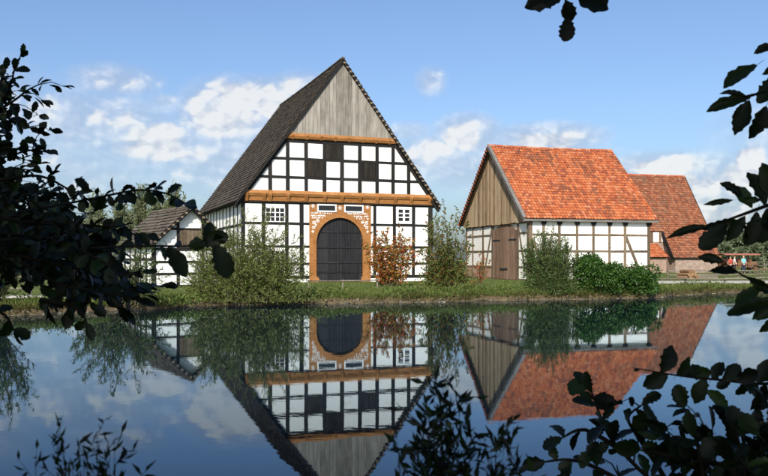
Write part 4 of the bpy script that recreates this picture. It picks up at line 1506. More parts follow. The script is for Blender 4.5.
# grass on the banks, low weeds at the waterline, stones
def build_grass():
    r = np.random.default_rng(55)
    n = 52000
    x = r.uniform(-15, 25, n)
    s = np.concatenate([r.uniform(.22, 1.2, n // 3), r.uniform(.3, 6, n // 3), r.uniform(1, 18, n - 2 * (n // 3))])
    y = shore(x) + s
    # keep the paths clear
    keep = ~((x > 12) & (np.abs(y - (47.6 + .127 * (x - 12.5))) < 2.1)) & ~((x < -11) & (np.abs(y - (29.2 + .167 * (x + 11))) < .6))
    x, y, s = x[keep], y[keep], s[keep]
    n = len(x)
    z = ground_z(s) - .02
    clump = .5 + .5 * np.sin(x * 1.7 + 1.3 * np.sin(y * .8)) * np.sin(y * 1.1 + x * .6)
    hgt = r.uniform(.07, .17, n) * (.65 + .8 * clump) * np.where(s < .9, 1.35, .9)
    base = np.stack([x, y, z], 1)
    d = np.stack([r.normal(0, .35, n), r.normal(-.1, .35, n), np.ones(n)], 1)
    o = leaf_cloud('grass', base, d, hgt, r.uniform(.018, .035, n), M['grass'], None, r=r)
    tag(o, 'rough green grass along the pond bank', 'grass', kind='stuff')
    # sedge hanging over the edge of the bank
    n = 7500
    x = r.uniform(-14, 24, n)
    x = x[(np.sin(x * .9) + .6 * np.sin(x * 2.3 + 1) + r.normal(0, .9, n)) > -.5]
    n = len(x)
    sd = r.uniform(.02, .42, n)
    y = shore(x) + sd
    L_ = r.uniform(.12, .34, n) * (.7 + .5 * np.sin(x * 1.3) ** 2)
    d = np.stack([r.normal(0, .4, n), r.normal(-.45, .35, n), r.uniform(.15, 1.0, n)], 1)
    o = leaf_cloud('sedge', np.stack([x, y, ground_z(sd)], 1), d, L_, r.uniform(.02, .04, n), M['sedge'], None, r=r)
    tag(o, 'yellowish sedge overhanging the edge of the water', 'sedge', kind='stuff')
    # weeds: broader leaves in low cushions
    cs = [(px, Y) for px, Y in ((318, 32.2), (330, 32.5), (405, 33.0), (420, 33.2), (432, 34.6), (470, 34.8), (488, 34.9), (505, 35.2), (300, 32.0), (180, 29.4), (170, 28.8), (658, 37.5), (690, 40.9), (712, 42.0), (150, 28.2), (455, 34.5), (60, 26.4), (40, 26.0))]
    B_, D_ = [], []
    for px, Y in cs:
        g = at_ground(px, Y)
        for _ in range(360):
            v = r.normal(0, 1, 3)
            B_.append((g.x + v[0] * .42, g.y + v[1] * .25, max(g.z, .05) + abs(v[2]) * .14))
            D_.append((r.normal(0, .6), r.normal(-.2, .6), r.uniform(.2, 1)))
    n = len(B_)
    o = leaf_cloud('bank_weeds', np.array(B_), np.array(D_), r.uniform(.08, .18, n), r.uniform(.03, .06, n), M['grass'], None, r=r)
    tag(o, 'low leafy weeds in cushions along the waterline', 'weeds', kind='stuff')
    # stones
    mb = MB()
    for _ in range(240):
        x0 = r.uniform(-13, 22)
        y0 = float(shore(x0)) + r.uniform(-.02, .22)
        rad = r.uniform(.025, .075)
        z0 = float(ground_z(y0 - float(shore(x0))))
        pts = []
        for (a, b, c) in ((1, 0, 0), (0, 1, 0), (-1, 0, 0), (0, -1, 0), (0, 0, 1), (0, 0, -1), ):
            k = rad * r.uniform(.7, 1.2)
            pts.append((x0 + a * k * 1.5, y0 + b * k, max(z0, 0) + c * k * .8))
        mb.add(pts, [(0, 1, 4), (1, 2, 4), (2, 3, 4), (3, 0, 4), (1, 0, 5), (2, 1, 5), (3, 2, 5), (0, 3, 5)])
    o = mb.build('bank_stones', M['stone'], None, recalc=False)
    tag(o, 'small pale stones scattered along the waterline', 'stones', kind='stuff')


build_grass()


# ------------------------------------------------------------------ fences
def fence(label, posts, heights, rails, seed, z=.28, pr=.055, rr=.035):
    r = np.random.default_rng(seed)
    root = empty('rail_fence', (posts[0][0], posts[0][1], z), 0, label, 'fence')
    o = Vector((posts[0][0], posts[0][1], 0))
    for (x, y), h in zip(posts, heights):
        p = Vector((x, y, 0)) - o
        tx, ty = r.normal(0, .015, 2)
        MB().tube([p + Vector((0, 0, -.3)), p + Vector((tx, ty, h * .5)), p + Vector((tx * 2, ty * 2, h))], [pr, pr * .95, pr * .85], 7).build('post', M['fence'], root, False)
    for a, b, ha, hb in zip(posts[:-1], posts[1:], heights[:-1], heights[1:]):
        pa, pb = Vector((*a, 0)) - o, Vector((*b, 0)) - o
        for f_ in rails:
            za, zb = ha * f_ + r.normal(0, .015), hb * f_ + r.normal(0, .015)
            q = (pb - pa).normalized()
            side = Vector((q.y, -q.x, 0)) * (pr + rr * .6)
            m_ = (pa + pb) / 2 + side + Vector((0, 0, (za + zb) / 2 - .015))
            MB().tube([pa - q * .08 + side + Vector((0, 0, za)), m_, pb + q * .08 + side + Vector((0, 0, zb))], [rr, rr * .92, rr * .85], 6).build('rail', M['fence'], root)
    return root


def fx(px, Y):
    return (P(px, 260, Y).x, Y)


fence('low wooden rail fence in front of the arched black door', [fx(309, 38.6), fx(342.5, 39.0), fx(378, 39.4)], [.44, .44, .42], (.9,), 61, .30, .04, .035)
fence('wooden three-rail fence at the left bank beside the footpath', [fx(-52, 29.2), fx(-14, 29.9), fx(30.5, 30.5)], [.80, .80, .82], (.42, .68, .93), 62, .30, .075, .04)
fence('long low rail fence on the right bank before the gravel road', [fx(655, 42.4), fx(686, 43.1), fx(725, 43.9), fx(762, 44.6), fx(800, 45.3)], [.42, .42, .42, .44, .44], (.93,), 63, .30, .06, .04)
fence('paddock fence with three rails beyond the gravel road', [fx(668, 62), fx(692, 62.5), fx(716, 63), fx(738, 63.5), fx(760, 64), fx(785, 64.5)], [.62, .6, .62, .6, .66, .66], (.45, .95), 64, .28, .06, .045)
fence('far paddock fence right of the wagon', [fx(749, 88), fx(764, 89), fx(780, 90), fx(798, 91)], [1.25, 1.25, 1.3, 1.3], (.35, .65, .95), 65, .28, .07, .06)

# stacked beams by the road
M['cut_wood'] = mat_wood('cut_timber', ((.13, .07, .03), (.24, .14, .07), (.34, .22, .13)), (10, 10, 10), .85, .6, .4)
pile = empty('log_pile', (*fx(688, 58.0), .30), R(12), 'small pile of orange-brown logs before the far barn wall', 'log pile')
lg = 0
for row, cnt in enumerate((4, 3, 2)):
    for k in range(cnt):
        x = (k - (cnt - 1) / 2) * .27
        z = .13 + row * .22
        MB().tube([(x, -.5 + rng.uniform(-.1, .1), z), (x + rng.uniform(-.02, .02), .7, z)], [.13, .12], 9).build('log', M['cut_wood'], pile)
beams = empty('timber_stack', (*fx(705, 59.0), .30), R(15), 'pale squared beams stacked beside the log pile', 'timber stack')
for row in range(2):
    for k in range(3 - row):
        MB().box(-.85 + rng.uniform(-.15, .1), .85 + rng.uniform(-.1, .2), -.3 + k * .24 + row * .12, -.10 + k * .24 + row * .12, row * .2, row * .2 + .18).build('beam', M['fence'], beams)

# ------------------------------------------------------------------ covered wagon and visitors at the far right
M['wagon_red'] = mat_plain('faded_red_roof', (.36, .13, .08), .6, .3, .3, 3)
M['wagon_wood'] = mat_plain('wagon_boards', (.20, .10, .05), .7, .3, .4, 6)


def build_wagon():
    p = P(738, 260, 85)
    w = empty('covered_wagon', (p.x, p.y, .30), R(8), 'open-sided covered wagon with faded red roof in the far right meadow', 'wagon')
    L, W = 3.5, 1.6
    MB().box(-L / 2, L / 2, -W / 2, W / 2, .62, .74).build('floor_bed', M['wagon_wood'], w)
    for s in (-1, 1):
        for zz in (.80, .98):
            MB().box(-L / 2, L / 2, s * W / 2 - .03, s * W / 2 + .03, zz, zz + .15).build('side_board', M['wagon_wood'], w)
        for k in range(4):
            x = -L / 2 + .08 + k * (L - .16) / 3
            MB().box(x - .035, x + .035, s * W / 2 - .05, s * W / 2 - .01, .70, 1.93).build('roof_post', M['iron'], w)
    n = 8
    pr = [(-W / 2 - .15 + (W + .3) * k / n, 1.93 + .13 * math.sin(math.pi * k / n)) for k in range(n + 1)]
    poly = pr + [(y, z - .05) for y, z in pr[::-1]]
    MB().prism(poly, lambda s, z, d: Vector((d, s, z)), -L / 2 - .2, L / 2 + .2).build('roof', M['wagon_red'], w)
    for x in (-1.2, 0, 1.2):
        MB().box(x - .2, x + .2, -W / 2 + .1, W / 2 - .1, 1.02, 1.08).box(x - .22, x - .17, -W / 2 + .1, W / 2 - .1, 1.08, 1.45).build('bench', M['wagon_red'], w)
    for x in (-1.35, 1.35):
        for s in (-1, 1):
            mb = MB()
            c = Vector((x, s * (W / 2 + .1), .42))
            ring = [c + Vector((.42 * math.cos(a), 0, .42 * math.sin(a))) for a in np.linspace(0, 2 * math.pi, 21)]
            mb.tube(ring, [.045] * 21, 5, False)
            wh = mb.build('wheel', M['iron'], w)
            mb = MB()
            for k in range(5):
                a = k * math.pi / 5
                d = Vector((math.cos(a), 0, math.sin(a))) * .40
                mb.tube([c - d, c + d], [.02, .02], 4)
            mb.tube([c + Vector((0, -.07, 0)), c + Vector((0, .07, 0))], [.07, .07], 8)
            mb.build('spokes', M['wagon_wood'], wh)
        MB().tube([(x, -W / 2 - .1, .42), (x, W / 2 + .1, .42)], [.04, .04], 6).build('axle', M['iron'], w)
        MB().box(x - .08, x + .08, -.5, .5, .42, .62).build('bolster', M['wagon_wood'], w)
    MB().tube([(L / 2 - .3, 0, .5), (L / 2 + 1.9, 0, .42)], [.05, .035], 6).build('drawbar', M['wagon_wood'], w)


build_wagon()


def skin_mesh(name, verts, edges, radii, mat, parent, root=0):
    me = bpy.data.meshes.new(name)
    me.from_pydata([tuple(v) for v in verts], edges, [])
    me.materials.append(mat)
    o = link(name, me, parent)
    md = o.modifiers.new('skin', 'SKIN')
    sv = me.skin_vertices[0].data if me.skin_vertices else None
    if sv is None:
        bm = bmesh.new()
        bm.from_mesh(me)
        bm.verts.layers.skin.verify()
        bm.to_mesh(me)
        bm.free()
        sv = me.skin_vertices[0].data
    for i, rr in enumerate(radii):
        sv[i].radius = rr if isinstance(rr, tuple) else (rr, rr)
        sv[i].use_root = (i == root)
    md.use_smooth_shade = True
    sb = o.modifiers.new('sub', 'SUBSURF')
    sb.levels = 1
    sb.render_levels = 2
    return o


M['skin'] = mat_plain('skin', (.50, .30, .21), .6, .3, .05)
M['hair'] = mat_plain('hair', (.10, .06, .035), .8, .2, .3)
M['hair_fair'] = mat_plain('fair_hair', (.45, .36, .25), .8, .2, .3)
M['cyan'] = mat_plain('light_blue_cloth', (.16, .55, .66), .9, .1, .15)
M['white_cloth'] = mat_plain('white_cloth', (.75, .74, .72), .9, .1, .1)
M['red_cloth'] = mat_plain('red_cloth', (.42, .07, .05), .9, .1, .15)
M['denim'] = mat_plain('dark_denim', (.035, .045, .075), .9, .1, .3)
M['dark_cloth'] = mat_plain('dark_cloth', (.03, .03, .035), .9, .1, .2)


def person(label, px, Y, rz, shirt, trousers, hair, arm=0.0, hgt=1.72, z=.30):
    p = P(px, 260, Y)
    k = hgt / 1.75
    root = empty('person', (p.x, p.y, z), rz, label, 'person')
    S = lambda *a: Vector(a) * k
    v = [S(0, 0, .95), S(0, .01, 1.12), S(0, 0, 1.34), S(0, .0, 1.50), S(0, -.01, 1.57), S(0, -.015, 1.66), S(0, -.01, 1.73)]
    e = [(0, 1), (1, 2), (2, 3), (3, 4), (4, 5), (5, 6)]
    r = [(.15, .11), (.14, .10), (.165, .105), (.06, .06), (.065, .07), (.078, .095), (.06, .075)]
    arms = {}
    for s in (-1, 1):
        b = len(v)
        v += [S(s * .17, 0, 1.42), S(s * .24, -.02 - arm * .05, 1.16), S(s * (.26 - arm * .1), -.06 - arm * .22, .94 + arm * .15), S(s * (.26 - arm * .12), -.09 - arm * .28, .85 + arm * .18)]
        e += [(2, b), (b, b + 1), (b + 1, b + 2), (b + 2, b + 3)]
        r += [.062, .047, .034, .038]
        arms[s] = b
    legs = {}
    for s in (-1, 1):
        b = len(v)
        v += [S(s * .095, 0, .86), S(s * .11, -.02, .50), S(s * .12, .02, .09), S(s * .13, -.13, .045)]
        e += [(0, b), (b, b + 1), (b + 1, b + 2), (b + 2, b + 3)]
        r += [.088, .060, .042, .040]
        legs[s] = b
    kk = lambda q: tuple(x * k for x in q) if isinstance(q, tuple) else q * k
    skin_mesh('body', v, e, [kk(q) for q in r], M['skin'], root)
    # shirt
    sv = [v[0] + S(0, 0, -.02), v[1], v[2], v[2] + S(0, 0, .10)]
    se = [(0, 1), (1, 2), (2, 3)]
    sr = [(.175, .135), (.16, .125), (.185, .13), (.12, .09)]
    for s in (-1, 1):
        b = len(sv)
        a = arms[s]
        sv += [v[a], v[a] * .45 + v[a + 1] * .55]
        se += [(2, b), (b, b + 1)]
        sr += [.080, .066]
    skin_mesh('shirt', sv, se, [kk(q) for q in sr], shirt, root)
    tv = [v[0] + S(0, 0, .02)]
    te, tr_ = [], [(.165, .13)]
    for s in (-1, 1):
        b = len(tv)
        a = legs[s]
        tv += [v[a], v[a + 1], v[a + 2] + S(0, 0, .03)]
        te += [(0, b), (b, b + 1), (b + 1, b + 2)]
        tr_ += [.108, .082, .066]
    skin_mesh('trousers', tv, te, [kk(q) for q in tr_], trousers, root)
    skin_mesh('hair', [S(0, .02, 1.66), S(0, .025, 1.72), S(0, .005, 1.765)], [(0, 1), (1, 2)], [kk((.082, .082)), kk((.085, .092)), kk((.055, .065))], hair, root)
    for s in (-1, 1):
        a = legs[s]
        skin_mesh('shoe', [v[a + 2] + S(0, .03, -.045), v[a + 3] + S(0, 0, 0), v[a + 3] + S(0, -.05, -.01)], [(0, 1), (1, 2)], [kk(.05), kk(.05), kk(.036)], M['dark_cloth'], root)


person('person in a light blue shirt and dark trousers standing before the wagon', 743.5, 81.0, R(8), M['cyan'], M['denim'], M['hair_fair'], .9, 1.78)
person('person in a white shirt and dark trousers beside the wagon', 734.5, 82.0, R(60), M['white_cloth'], M['dark_cloth'], M['hair'], .5, 1.76)
person('person in a red shirt at the wagon end, left of the white shirt', 730.5, 82.8, R(-30), M['red_cloth'], M['dark_cloth'], M['hair'], .3, 1.70)


# ------------------------------------------------------------------ near trees framing the view
def alder_leaf(seed, narrow=False):
    r = np.random.default_rng(seed)
    # outline, base at origin, tip along +y, unit length
    if narrow:
        prof = [(0, .0), (.12, .10), (.3, .18), (.5, .20), (.7, .155), (.86, .075), (1.0, 0)]
    else:
        prof = [(0, .03), (.06, .13), (.14, .20), (.22, .29), (.31, .32), (.40, .39), (.50, .385), (.59, .425), (.68, .39), (.77, .37), (.85, .275), (.92, .215), (.97, .11), (1.0 + r.uniform(-.04, .06), .03)]
    V, Fc = [], []
    curl = r.uniform(.05, .22)
    tw = r.uniform(-.25, .25)
    for t, w_ in prof:
        zc = -curl * t * t
        wl, wr = w_ * r.uniform(.80, 1.14), w_ * r.uniform(.80, 1.14)
        up = .28 * w_
        V += [(-wl, t + r.uniform(-.015, .015), zc + up + tw * wl * t), (0, t, zc), (wr, t + r.uniform(-.015, .015), zc + up - tw * wr * t)]
    n = len(prof)
    for i in range(n - 1):
        for k in range(2):
            Fc.append((i * 3 + k, i * 3 + k + 1, i * 3 + 4 + k, i * 3 + 3 + k))
    # stalk
    b = len(V)
    V += [(-.012, -.22, .03), (.012, -.22, .03), (.016, .04, .0), (-.016, .04, .0)]
    Fc.append((b, b + 1, b + 2, b + 3))
    me = bpy.data.meshes.new('leaf')
    me.from_pydata(V, [], Fc)
    me.polygons.foreach_set('use_smooth', [True] * len(me.polygons))
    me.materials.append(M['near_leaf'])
    me.update()
    return me


LEAF = [alder_leaf(k) for k in range(7)]
NARROW = [alder_leaf(30 + k, True) for k in range(4)]


def orient(d, nrm):
    """matrix with +y along d and +z near nrm"""
    y = d.normalized()
    x = y.cross(nrm)
    if x.length < 1e-4:
        x = y.orthogonal()
    x.normalize()
    z = x.cross(y)
    return Matrix((x, y, z)).transposed()


class Branchy:
    """a near tree: trunk, branches and single leaves as parts; the crown beyond the frame as one mass"""
    def __init__(self, name, label, base, cat='tree'):
        self.root = empty(name, base, 0, label, cat)
        self.base = Vector(base)
        self.n = 0
        self.rest = []
        self.r = np.random.default_rng(len(label))

    def leaf(self, part, pos, d, size, meshes=LEAF, limit=300, face=None, wide=None):
        r = self.r
        nrm = Vector((0, -.55, .75)) + Vector(r.normal(0, .55, 3)) if face is None else face
        m3 = orient(Vector(d), nrm)
        wd = r.uniform(.55, .95) if wide is None else wide
        mat4 = Matrix.Translation(pos - self.base) @ m3.to_4x4() @ Matrix.Diagonal((size * wd, size, size, 1))
        if self.n >= limit:
            self.rest.append((meshes[int(r.integers(len(meshes)))], mat4))
            return
        self.n += 1
        o = bpy.data.objects.new('leaf', meshes[int(r.integers(len(meshes)))])
        COL.objects.link(o)
        o.parent = part
        o.matrix_local = mat4

    def branch(self, pts, r0=.012, r1=.003, name='branch'):
        """world points -> smooth tube part"""
        sm = []
        p = [Vector(q) for q in pts]
        for i in range(len(p) - 1):
            a = p[max(0, i - 1)]
            b, c = p[i], p[i + 1]
            e = p[min(len(p) - 1, i + 2)]
            for t in (0, .25, .5, .75):
                sm.append(.5 * ((2 * b) + (c - a) * t + (2 * a - 5 * b + 4 * c - e) * t * t + (3 * b - a - 3 * c + e) * t ** 3))
        sm.append(p[-1])
        n = len(sm)
        part = MB().tube([q - self.base for q in sm], [r0 + (r1 - r0) * k / (n - 1) for k in range(n)], 5).build(name, M['twig'], self.root, True, recalc=False)
        return part, sm

    def leafy(self, pix, depth, size, step, twig=.18, twig_every=.16, start=0.15, r0=.010, meshes=LEAF, spread=.8, limit=300, both=True):
        """a branch given as photo pixels at a depth (or list of depths), set with leaves and side twigs"""
        r = self.r
        dp = depth if isinstance(depth, (list, tuple)) else [depth] * len(pix)
        pts = [P(x, y, d) for (x, y), d in zip(pix, dp)]
        part, sm = self.branch(pts, r0)
        seg = [(a - b).length for a, b in zip(sm[1:], sm[:-1])]
        tot = sum(seg)
        acc, i, side, nt, nl = 0.0, 0, 1, start * tot + .03, start * tot
        for k in range(len(seg)):
            tdir = (sm[k + 1] - sm[k]).normalized()
            while nl < acc + seg[k]:
                q = sm[k] + tdir * (nl - acc)
                d = tdir * .55 + Vector(r.normal(0, .55, 3)) * spread + Vector((0, 0, -.25)) + tdir.cross(Vector((0, 1, 0))) * .8 * side
                self.leaf(part, q, d, size * r.uniform(.65, 1.15), meshes, limit)
                side = -side
                nl += step * r.uniform(.7, 1.3)
            while twig and nt < acc + seg[k]:
                q = sm[k] + tdir * (nt - acc)
                d = (tdir * .6 + Vector((r.normal(0, .8), r.normal(0, .55), r.normal(-.05, .8)))).normalized()
                tl = twig * r.uniform(.6, 1.4)
                e = q + d * tl + Vector((0, 0, -.06 * tl))
                MB().tube([q - self.base, (q + e) / 2 - self.base + Vector((0, 0, .02)), e - self.base], [r0 * .35, r0 * .25, r0 * .15], 4, False).build('twig', M['twig'], part, True, recalc=False)
                m = max(2, int(tl / step * 1.1))
                for j in range(m):
                    u = (j + .6) / m
                    ld = d * .7 + Vector(r.normal(0, .55, 3)) + Vector((0, 0, -.2))
                    self.leaf(part, q + (e - q) * u, ld, size * r.uniform(.6, 1.1), meshes, limit)
                self.leaf(part, e, d, size * r.uniform(.8, 1.1), meshes, limit)
                nt += twig_every * r.uniform(.7, 1.3)
            acc += seg[k]
        self.leaf(part, sm[-1], (sm[-1] - sm[-3]), size, meshes, limit)
        self.last = part
        return part

    def crown(self, clouds, leaf=.15):  # unseen crown, placed and made dense to keep sun off the near leaves
        """crown beyond the picture: clouds of leaves (centre, radii, count)"""
        r = self.r
        B_, D_ = [], []
        for c, rad, n in clouds:
            v = r.normal(size=(n, 3))
            v /= np.linalg.norm(v, axis=1)[:, None]
            k = r.uniform(0, 1, n) ** (1 / 3)
            p = np.array(c) + v * np.array(rad) * k[:, None]
            B_.append(p - np.array(self.base))
            D_.append(r.normal(size=(n, 3)) + np.array([0, 0, -.3]))
        B_, D_ = np.concatenate(B_), np.concatenate(D_)
        n = len(B_)
        L_ = leaf * r.uniform(.7, 1.2, n)
        W_ = L_ * .8
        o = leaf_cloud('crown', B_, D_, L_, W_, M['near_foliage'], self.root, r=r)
        o['kind'] = 'stuff'

    def flush(self):
        """the leaves past the first 300, smaller or hidden behind them, as one mass"""
        V, Fc, b = [], [], 0
        cache = {}
        for me, m in self.rest:
            if me.name not in cache:
                cache[me.name] = (np.array([tuple(v.co) for v in me.vertices]), np.array([tuple(p.vertices) for p in me.polygons]))
            vv, ff = cache[me.name]
            A = np.array(m)
            V.append(vv @ A[:3, :3].T + A[:3, 3])
            Fc.append(ff + b)
            b += len(vv)
        if V:
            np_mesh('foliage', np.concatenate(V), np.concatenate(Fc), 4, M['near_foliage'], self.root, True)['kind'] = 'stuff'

    def trunk(self, pts, radii):
        MB().tube([Vector(p) - self.base for p in pts], radii, 10).build('trunk', M['bark'], self.root, True, recalc=False)


def build_near():
    # ---- left tree
    t = Branchy('alder_tree', 'dark alder tree whose leafy branches fill the left edge of the view', (-3.4, .6, .25))
    t.trunk([(-3.4, .6, .0), (-3.3, .7, 1.6), (-3.5, .3, 3.4), (-3.2, -.8, 5.6), (-2.8, -2.0, 7.5)], [.16, .13, .11, .08, .04])
    J = [(-3.3, .7, 1.6), (-3.42, .45, 2.8)]
    for (j, pix, dep) in ((0, (-70, 240), 3.6), (1, (-60, 140), 4.4), (0, (-70, 300), 3.0), (1, (-60, 190), 4.0)):
        e = P(*pix, dep)
        a = Vector(J[j])
        t.branch([a, (a + e) / 2 + Vector((0, .1, .15)), e], .04, .014, 'limb')
    Lf = t.leafy
    # the outermost sprays first (their leaves stay single), then the dense mass behind
    Lf([(-60, 145), (-15, 118), (12, 102), (28, 90), (40, 84)], 4.4, .068, .036, .16, .10, .2)
    Lf([(-15, 118), (5, 95), (12, 80), (14, 70)], 4.4, .068, .036, .12, .10, .2)
    Lf([(-60, 165), (0, 150), (28, 150), (46, 152)], 4.3, .068, .040, .14, .12, .2)
    Lf([(-60, 190), (0, 180), (40, 176), (70, 190), (90, 200)], 3.8, .068, .042, .15, .13, .2)
    Lf([(20, 212), (60, 205), (105, 196), (140, 190), (168, 194), (186, 204)], [3.6, 3.4, 3.2, 3.0, 2.9, 2.8], .060, .036, .055, .20, .1, .006)
    Lf([(90, 248), (130, 246), (165, 246), (195, 246), (214, 240)], [3.0, 2.7, 2.5, 2.2, 2.1], .060, .16, 0, 1, .1, .004)
    for q in ((200, 246, 228, 234, 2.1), (214, 244, 230, 278, 2.1), (208, 246, 210, 222, 2.1), (168, 247, 186, 276, 2.4), (150, 246, 140, 232, 2.5)):
        a_, b_ = P(q[0], q[1], q[4]), P(q[2], q[3], q[4])
        t.leaf(t.last, a_, b_ - a_, (b_ - a_).length, LEAF, 300, Vector((.25, -.9, .3)), .68)
    Lf([(40, 300), (70, 305), (82, 314), (86, 322)], 2.8, .07, .12, 0, 1, .5)
    Lf([(-70, 230), (0, 232), (50, 240), (90, 255), (112, 268), (122, 280)], [3.6, 3.4, 3.2, 3.0, 2.9, 2.8], .068, .036, .15, .10, .05)
    Lf([(20, 262), (60, 284), (90, 290), (112, 294), (136, 300)], [3.0, 3.0, 2.9, 2.8, 2.8], .066, .055, .07, .18, .05, .005)
    Lf([(-20, 215), (30, 222), (75, 225), (100, 226), (116, 230)], 3.3, .068, .036, .14, .11, .05)
    Lf([(-40, 256), (20, 256), (70, 268), (105, 266)], 3.1, .068, .034, .15, .09, .05)
    Lf([(-40, 310), (0, 312), (14, 330)], 3.0, .066, .05, .10, .2, .1)
    Lf([(-60, 205), (-10, 200), (20, 208), (50, 214)], 3.9, .068, .034, .16, .09, .05)
    Lf([(-40, 240), (10, 246), (50, 256), (90, 272)], 3.5, .068, .03, .16, .08, .05)
    Lf([(-40, 262), (10, 266), (60, 270), (100, 276), (125, 290)], 3.4, .068, .034, .15, .09, .05)
    Lf([(-50, 170), (-10, 172), (10, 168), (30, 170)], 4.2, .068, .034, .15, .09, .05)
    Lf([(-50, 225), (10, 228), (60, 232), (100, 240)], 3.7, .068, .03, .16, .08, .05)
    Lf([(-50, 140), (-20, 125), (0, 110), (4, 90)], 4.6, .068, .032, .13, .08, .05)
    Lf([(-30, 245), (30, 238), (80, 246), (115, 252)], 3.2, .068, .03, .16, .08, .05)
    Lf([(10, 215), (50, 225), (90, 260), (110, 275)], 3.6, .068, .03, .16, .08, .05)
    for (dep, dy) in ((4.0, 0), (4.4, 8), (4.8, -6), (3.9, 14)):
        Lf([(-50, 185 + dy), (-5, 190 + dy), (30, 196 + dy), (62, 212 + dy)], dep, .068, .034, .17, .075, .05)
        Lf([(-50, 208 + dy), (0, 210 + dy), (45, 220 + dy), (90, 232 + dy)], dep, .068, .034, .17, .075, .05)
        Lf([(-50, 232 + dy), (0, 236 + dy), (55, 246 + dy), (105, 262 + dy)], dep, .068, .034, .17, .075, .05)
        Lf([(20, 250 + dy), (50, 262 + dy), (80, 272 + dy), (106, 280 + dy)], dep - .6, .068, .034, .15, .08, .05)
        Lf([(-50, 150 + dy), (-20, 130 + dy), (-4, 105 + dy), (2, 80 + dy)], dep + .4, .068, .034, .12, .08, .05)
    Lf([(-40, 120), (-10, 118), (12, 122), (30, 128)], 4.5, .068, .034, .13, .09, .05)
    Lf([(-50, 158), (-10, 160), (12, 156), (26, 160)], 4.3, .068, .034, .13, .09, .05)
    t.flush()
    t.crown([((-3.2, -4.0, 6.6), (5.0, 4.2, 2.6), 17000), ((-2.2, -1.0, 5.6), (3.2, 2.0, 1.3), 5000), ((-4.6, .8, 4.8), (2.0, 1.8, 1.5), 3000)])
    # ---- right tree
    t = Branchy('alder_tree', 'dark alder tree whose sparse branches hang in from the right edge and top', (3.6, .4, .25))
    t.trunk([(3.6, .4, 0), (3.4, .5, 1.5), (3.5, .2, 3.2), (3.1, -.9, 5.4), (2.6, -2.0, 7.2)], [.15, .12, .10, .07, .04])
    for pix, dep, j in (((830, 100), 2.6, (3.45, .4, 2.2)), ((830, 190), 2.6, (3.42, .5, 1.7)), ((830, 375), 2.7, (3.45, .45, 1.2)), ((830, 300), 2.6, (3.45, .45, 1.4))):
        e = P(*pix, dep)
        a = Vector(j)
        t.branch([a, (a + e) / 2 + Vector((0, .1, .1)), e], .03, .010, 'limb')
    # spray hanging from above
    top = Vector((1.6, .4, 3.9))
    e = P(566, -60, 2.6)
    t.branch([Vector((3.45, .0, 3.4)), top, (top + e) / 2 + Vector((0, .2, .1)), e], .03, .008, 'limb')
    UP = Vector((0, -.95, .3))

    def single(part, px, py, tx, ty, dep, width=1.0, face=None, meshes=LEAF):
        a, b = P(px, py, dep), P(tx, ty, dep)
        t.leaf(part, a, (b - a) + Vector((0, rng.uniform(-.01, .01), 0)), (b - a).length, meshes, 300, face or (UP + Vector((rng.uniform(-.5, .5), 0, rng.uniform(-.5, .5)))), width * rng.uniform(.9, 1.1))
    p1, _ = t.branch([P(566, -60, 2.6), P(564, -20, 2.6), P(566, 4, 2.6), P(567, 16, 2.6)], .006, .002)
    for q in ((566, 0, 572, 20), (567, 18, 566, 42), (562, -8, 527, 4), (564, -12, 545, 6), (570, -14, 608, 8), (568, -16, 592, -2)):
        single(p1, *q, 2.6, .9)
    # upper right spray
    p2, _ = t.branch([P(830, 100, 2.6), P(790, 85, 2.6), P(765, 92, 2.6), P(738, 98, 2.6), (P(722, 101, 2.6))], .008, .002)
    for q in ((757, 65, 724, 85, .55), (751, 97, 708, 109, .36), (749, 100, 737, 132, .55), (766, 106, 752, 137, .62), (775, 74, 758, 104, .6), (776, 44, 755, 52, .5),
              (748, 98, 722, 90, .25), (776, 100, 762, 84, .6), (780, 104, 764, 128, .6), (742, 104, 734, 118, .4), (782, 60, 766, 74, .6)):
        single(p2, *q[:4], 2.6, q[4])
    # right middle spray
    p3, _ = t.branch([P(830, 190, 2.6), P(785, 200, 2.55), P(750, 212, 2.5), P(722, 222, 2.5), P(700, 229, 2.5)], .009, .002)
    for q in ((712, 227, 669, 234, .30), (738, 220, 704, 229, .40), (733, 200, 706, 204, .30), (742, 196, 722, 182, .5), (752, 208, 736, 186, .6), (765, 206, 752, 172, .6), (776, 202, 762, 164, .6),
              (745, 216, 728, 240, .6), (757, 212, 748, 246, .55), (768, 208, 762, 244, .6), (776, 205, 772, 236, .6), (726, 224, 700, 250, .62), (740, 222, 752, 240, .6), (782, 196, 766, 188, .6),
              (760, 200, 744, 200, .6), (770, 220, 750, 226, .6)):
        single(p3, *q[:4], 2.5, q[4])
    p4, _ = t.branch([P(830, 300, 2.6), P(790, 292, 2.5), P(766, 286, 2.5), P(742, 275, 2.5), P(724, 262, 2.5)], .006, .0018)
    for q in ((724, 262, 701, 256, .6), (738, 272, 711, 270, .5), (748, 277, 768, 290, .55), (764, 286, 734, 302, .45), (775, 295, 755, 284, .5), (780, 300, 727, 314, .38), (786, 300, 754, 318, .5), (770, 288, 780, 270, .5), (782, 310, 760, 332, .5)):
        single(p4, *q[:4], 2.5, q[4])
    # lower horizontal branch over the water
    p5, _ = t.branch([P(830, 375, 2.7), P(770, 384, 2.65), P(720, 380, 2.6), P(680, 376, 2.6), P(640, 369, 2.6)], .007, .0018)
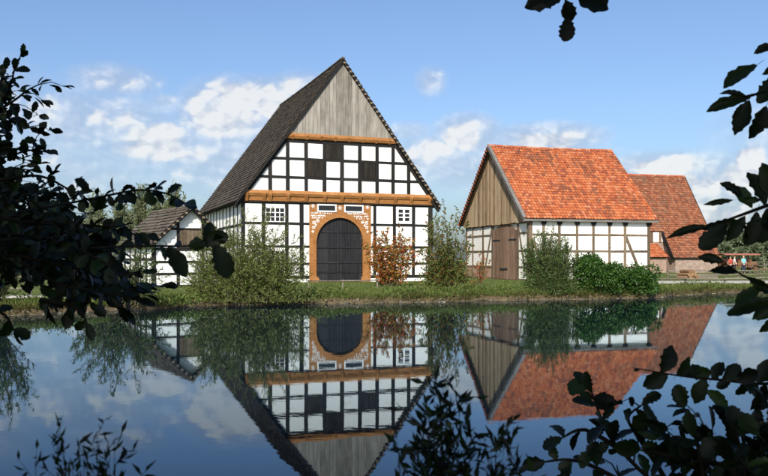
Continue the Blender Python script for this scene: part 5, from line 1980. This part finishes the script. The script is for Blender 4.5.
    for q in ((661, 373, 674, 347), (668, 375, 644, 386), (676, 376, 690, 358), (684, 376, 702, 366), (706, 378, 694, 402), (712, 379, 722, 362), (722, 380, 742, 366), (735, 381, 758, 372),
              (748, 382, 738, 396), (757, 383, 775, 360), (742, 382, 764, 396), (766, 384, 752, 410), (770, 382, 776, 400), (690, 376, 712, 372), (730, 380, 716, 388), (640, 369, 634, 371)):
        single(p5, *q, 2.6, .8)
    # ---- sapling rising from the lower right corner is a shrub of its own
    t.crown([((2.6, -3.2, 6.4), (4.6, 4.0, 2.6), 14000), ((1.6, -.8, 5.6), (2.6, 1.8, 1.2), 4000), ((4.8, .8, 4.6), (1.8, 1.6, 1.4), 2500)])
    s = Branchy('alder_sapling', 'dark leafy alder sapling rising from the bottom right corner', (1.35, 2.75, .2), 'shrub')
    s.leafy([(760, 640), (690, 520), (640, 470), (612, 440), (600, 415), (592, 393)], [2.75, 2.7, 2.65, 2.6, 2.6, 2.6], .072, .05, .12, .13, .35)
    s.leafy([(650, 500), (600, 470), (570, 460), (545, 462)], 2.6, .072, .05, .09, .2, .2)
    s.leafy([(620, 450), (585, 430), (562, 438)], 2.6, .07, .05, .07, .25, .2)
    s.leafy([(700, 540), (660, 470), (640, 440), (628, 418), (642, 405)], 2.62, .072, .055, .09, .2, .25)
    s.leafy([(740, 600), (720, 500), (700, 450), (690, 425), (684, 408)], 2.6, .078, .045, .13, .13, .3)
    s.leafy([(770, 600), (752, 500), (745, 450), (738, 420), (728, 408)], 2.5, .08, .045, .13, .12, .3)
    s.leafy([(800, 560), (790, 480), (775, 430), (768, 410)], 2.5, .08, .045, .13, .12, .2)
    s.leafy([(740, 520), (700, 470), (665, 455), (640, 450)], 2.5, .078, .045, .12, .13, .2)
    s.leafy([(780, 540), (740, 480), (715, 462), (690, 462)], 2.45, .08, .04, .12, .12, .2)
    s.leafy([(820, 540), (780, 500), (750, 470), (735, 455)], 2.4, .08, .04, .12, .12, .2)
    for q_ in range(7):
        x_ = 700 + q_ * 14
        s.leafy([(x_ + 20, 600), (x_ + 6, 500), (x_, 458), (x_ - 6 + 4 * (q_ % 3), 436 - 6 * (q_ % 2))], 2.45 + .06 * (q_ % 3), .075, .04, .12, .10, .3)
    s.flush()
    # ---- narrow-leaved willow twigs at the bottom middle and left
    for (lab, dep, cx, top, rx, ns, tw, size, seed) in (
            ('dark narrow-leaved willow shoots at the bottom middle of the view', 1.5, 462, 362, .15, 34, 9, .036, 5),
            ('dark fine willow shoots at the bottom left of the view', 1.4, 84, 400, .11, 30, 9, .027, 8)):
        foot = P(cx, 260, dep)
        hh = H - (top - Y0) / F * dep - .25
        shrub('willow_shoots', lab, 'shrub', (foot.x, dep, .25), hh, rx, rx * .8, ns, M['near_foliage'], size, size * .30, tw, 4, .085, .16, .74, seed,
              None, M['twig'], .25, 0, .0022, (0, 0), ('foliage', 'stems'), .35, (.88, 1.0))


build_near()
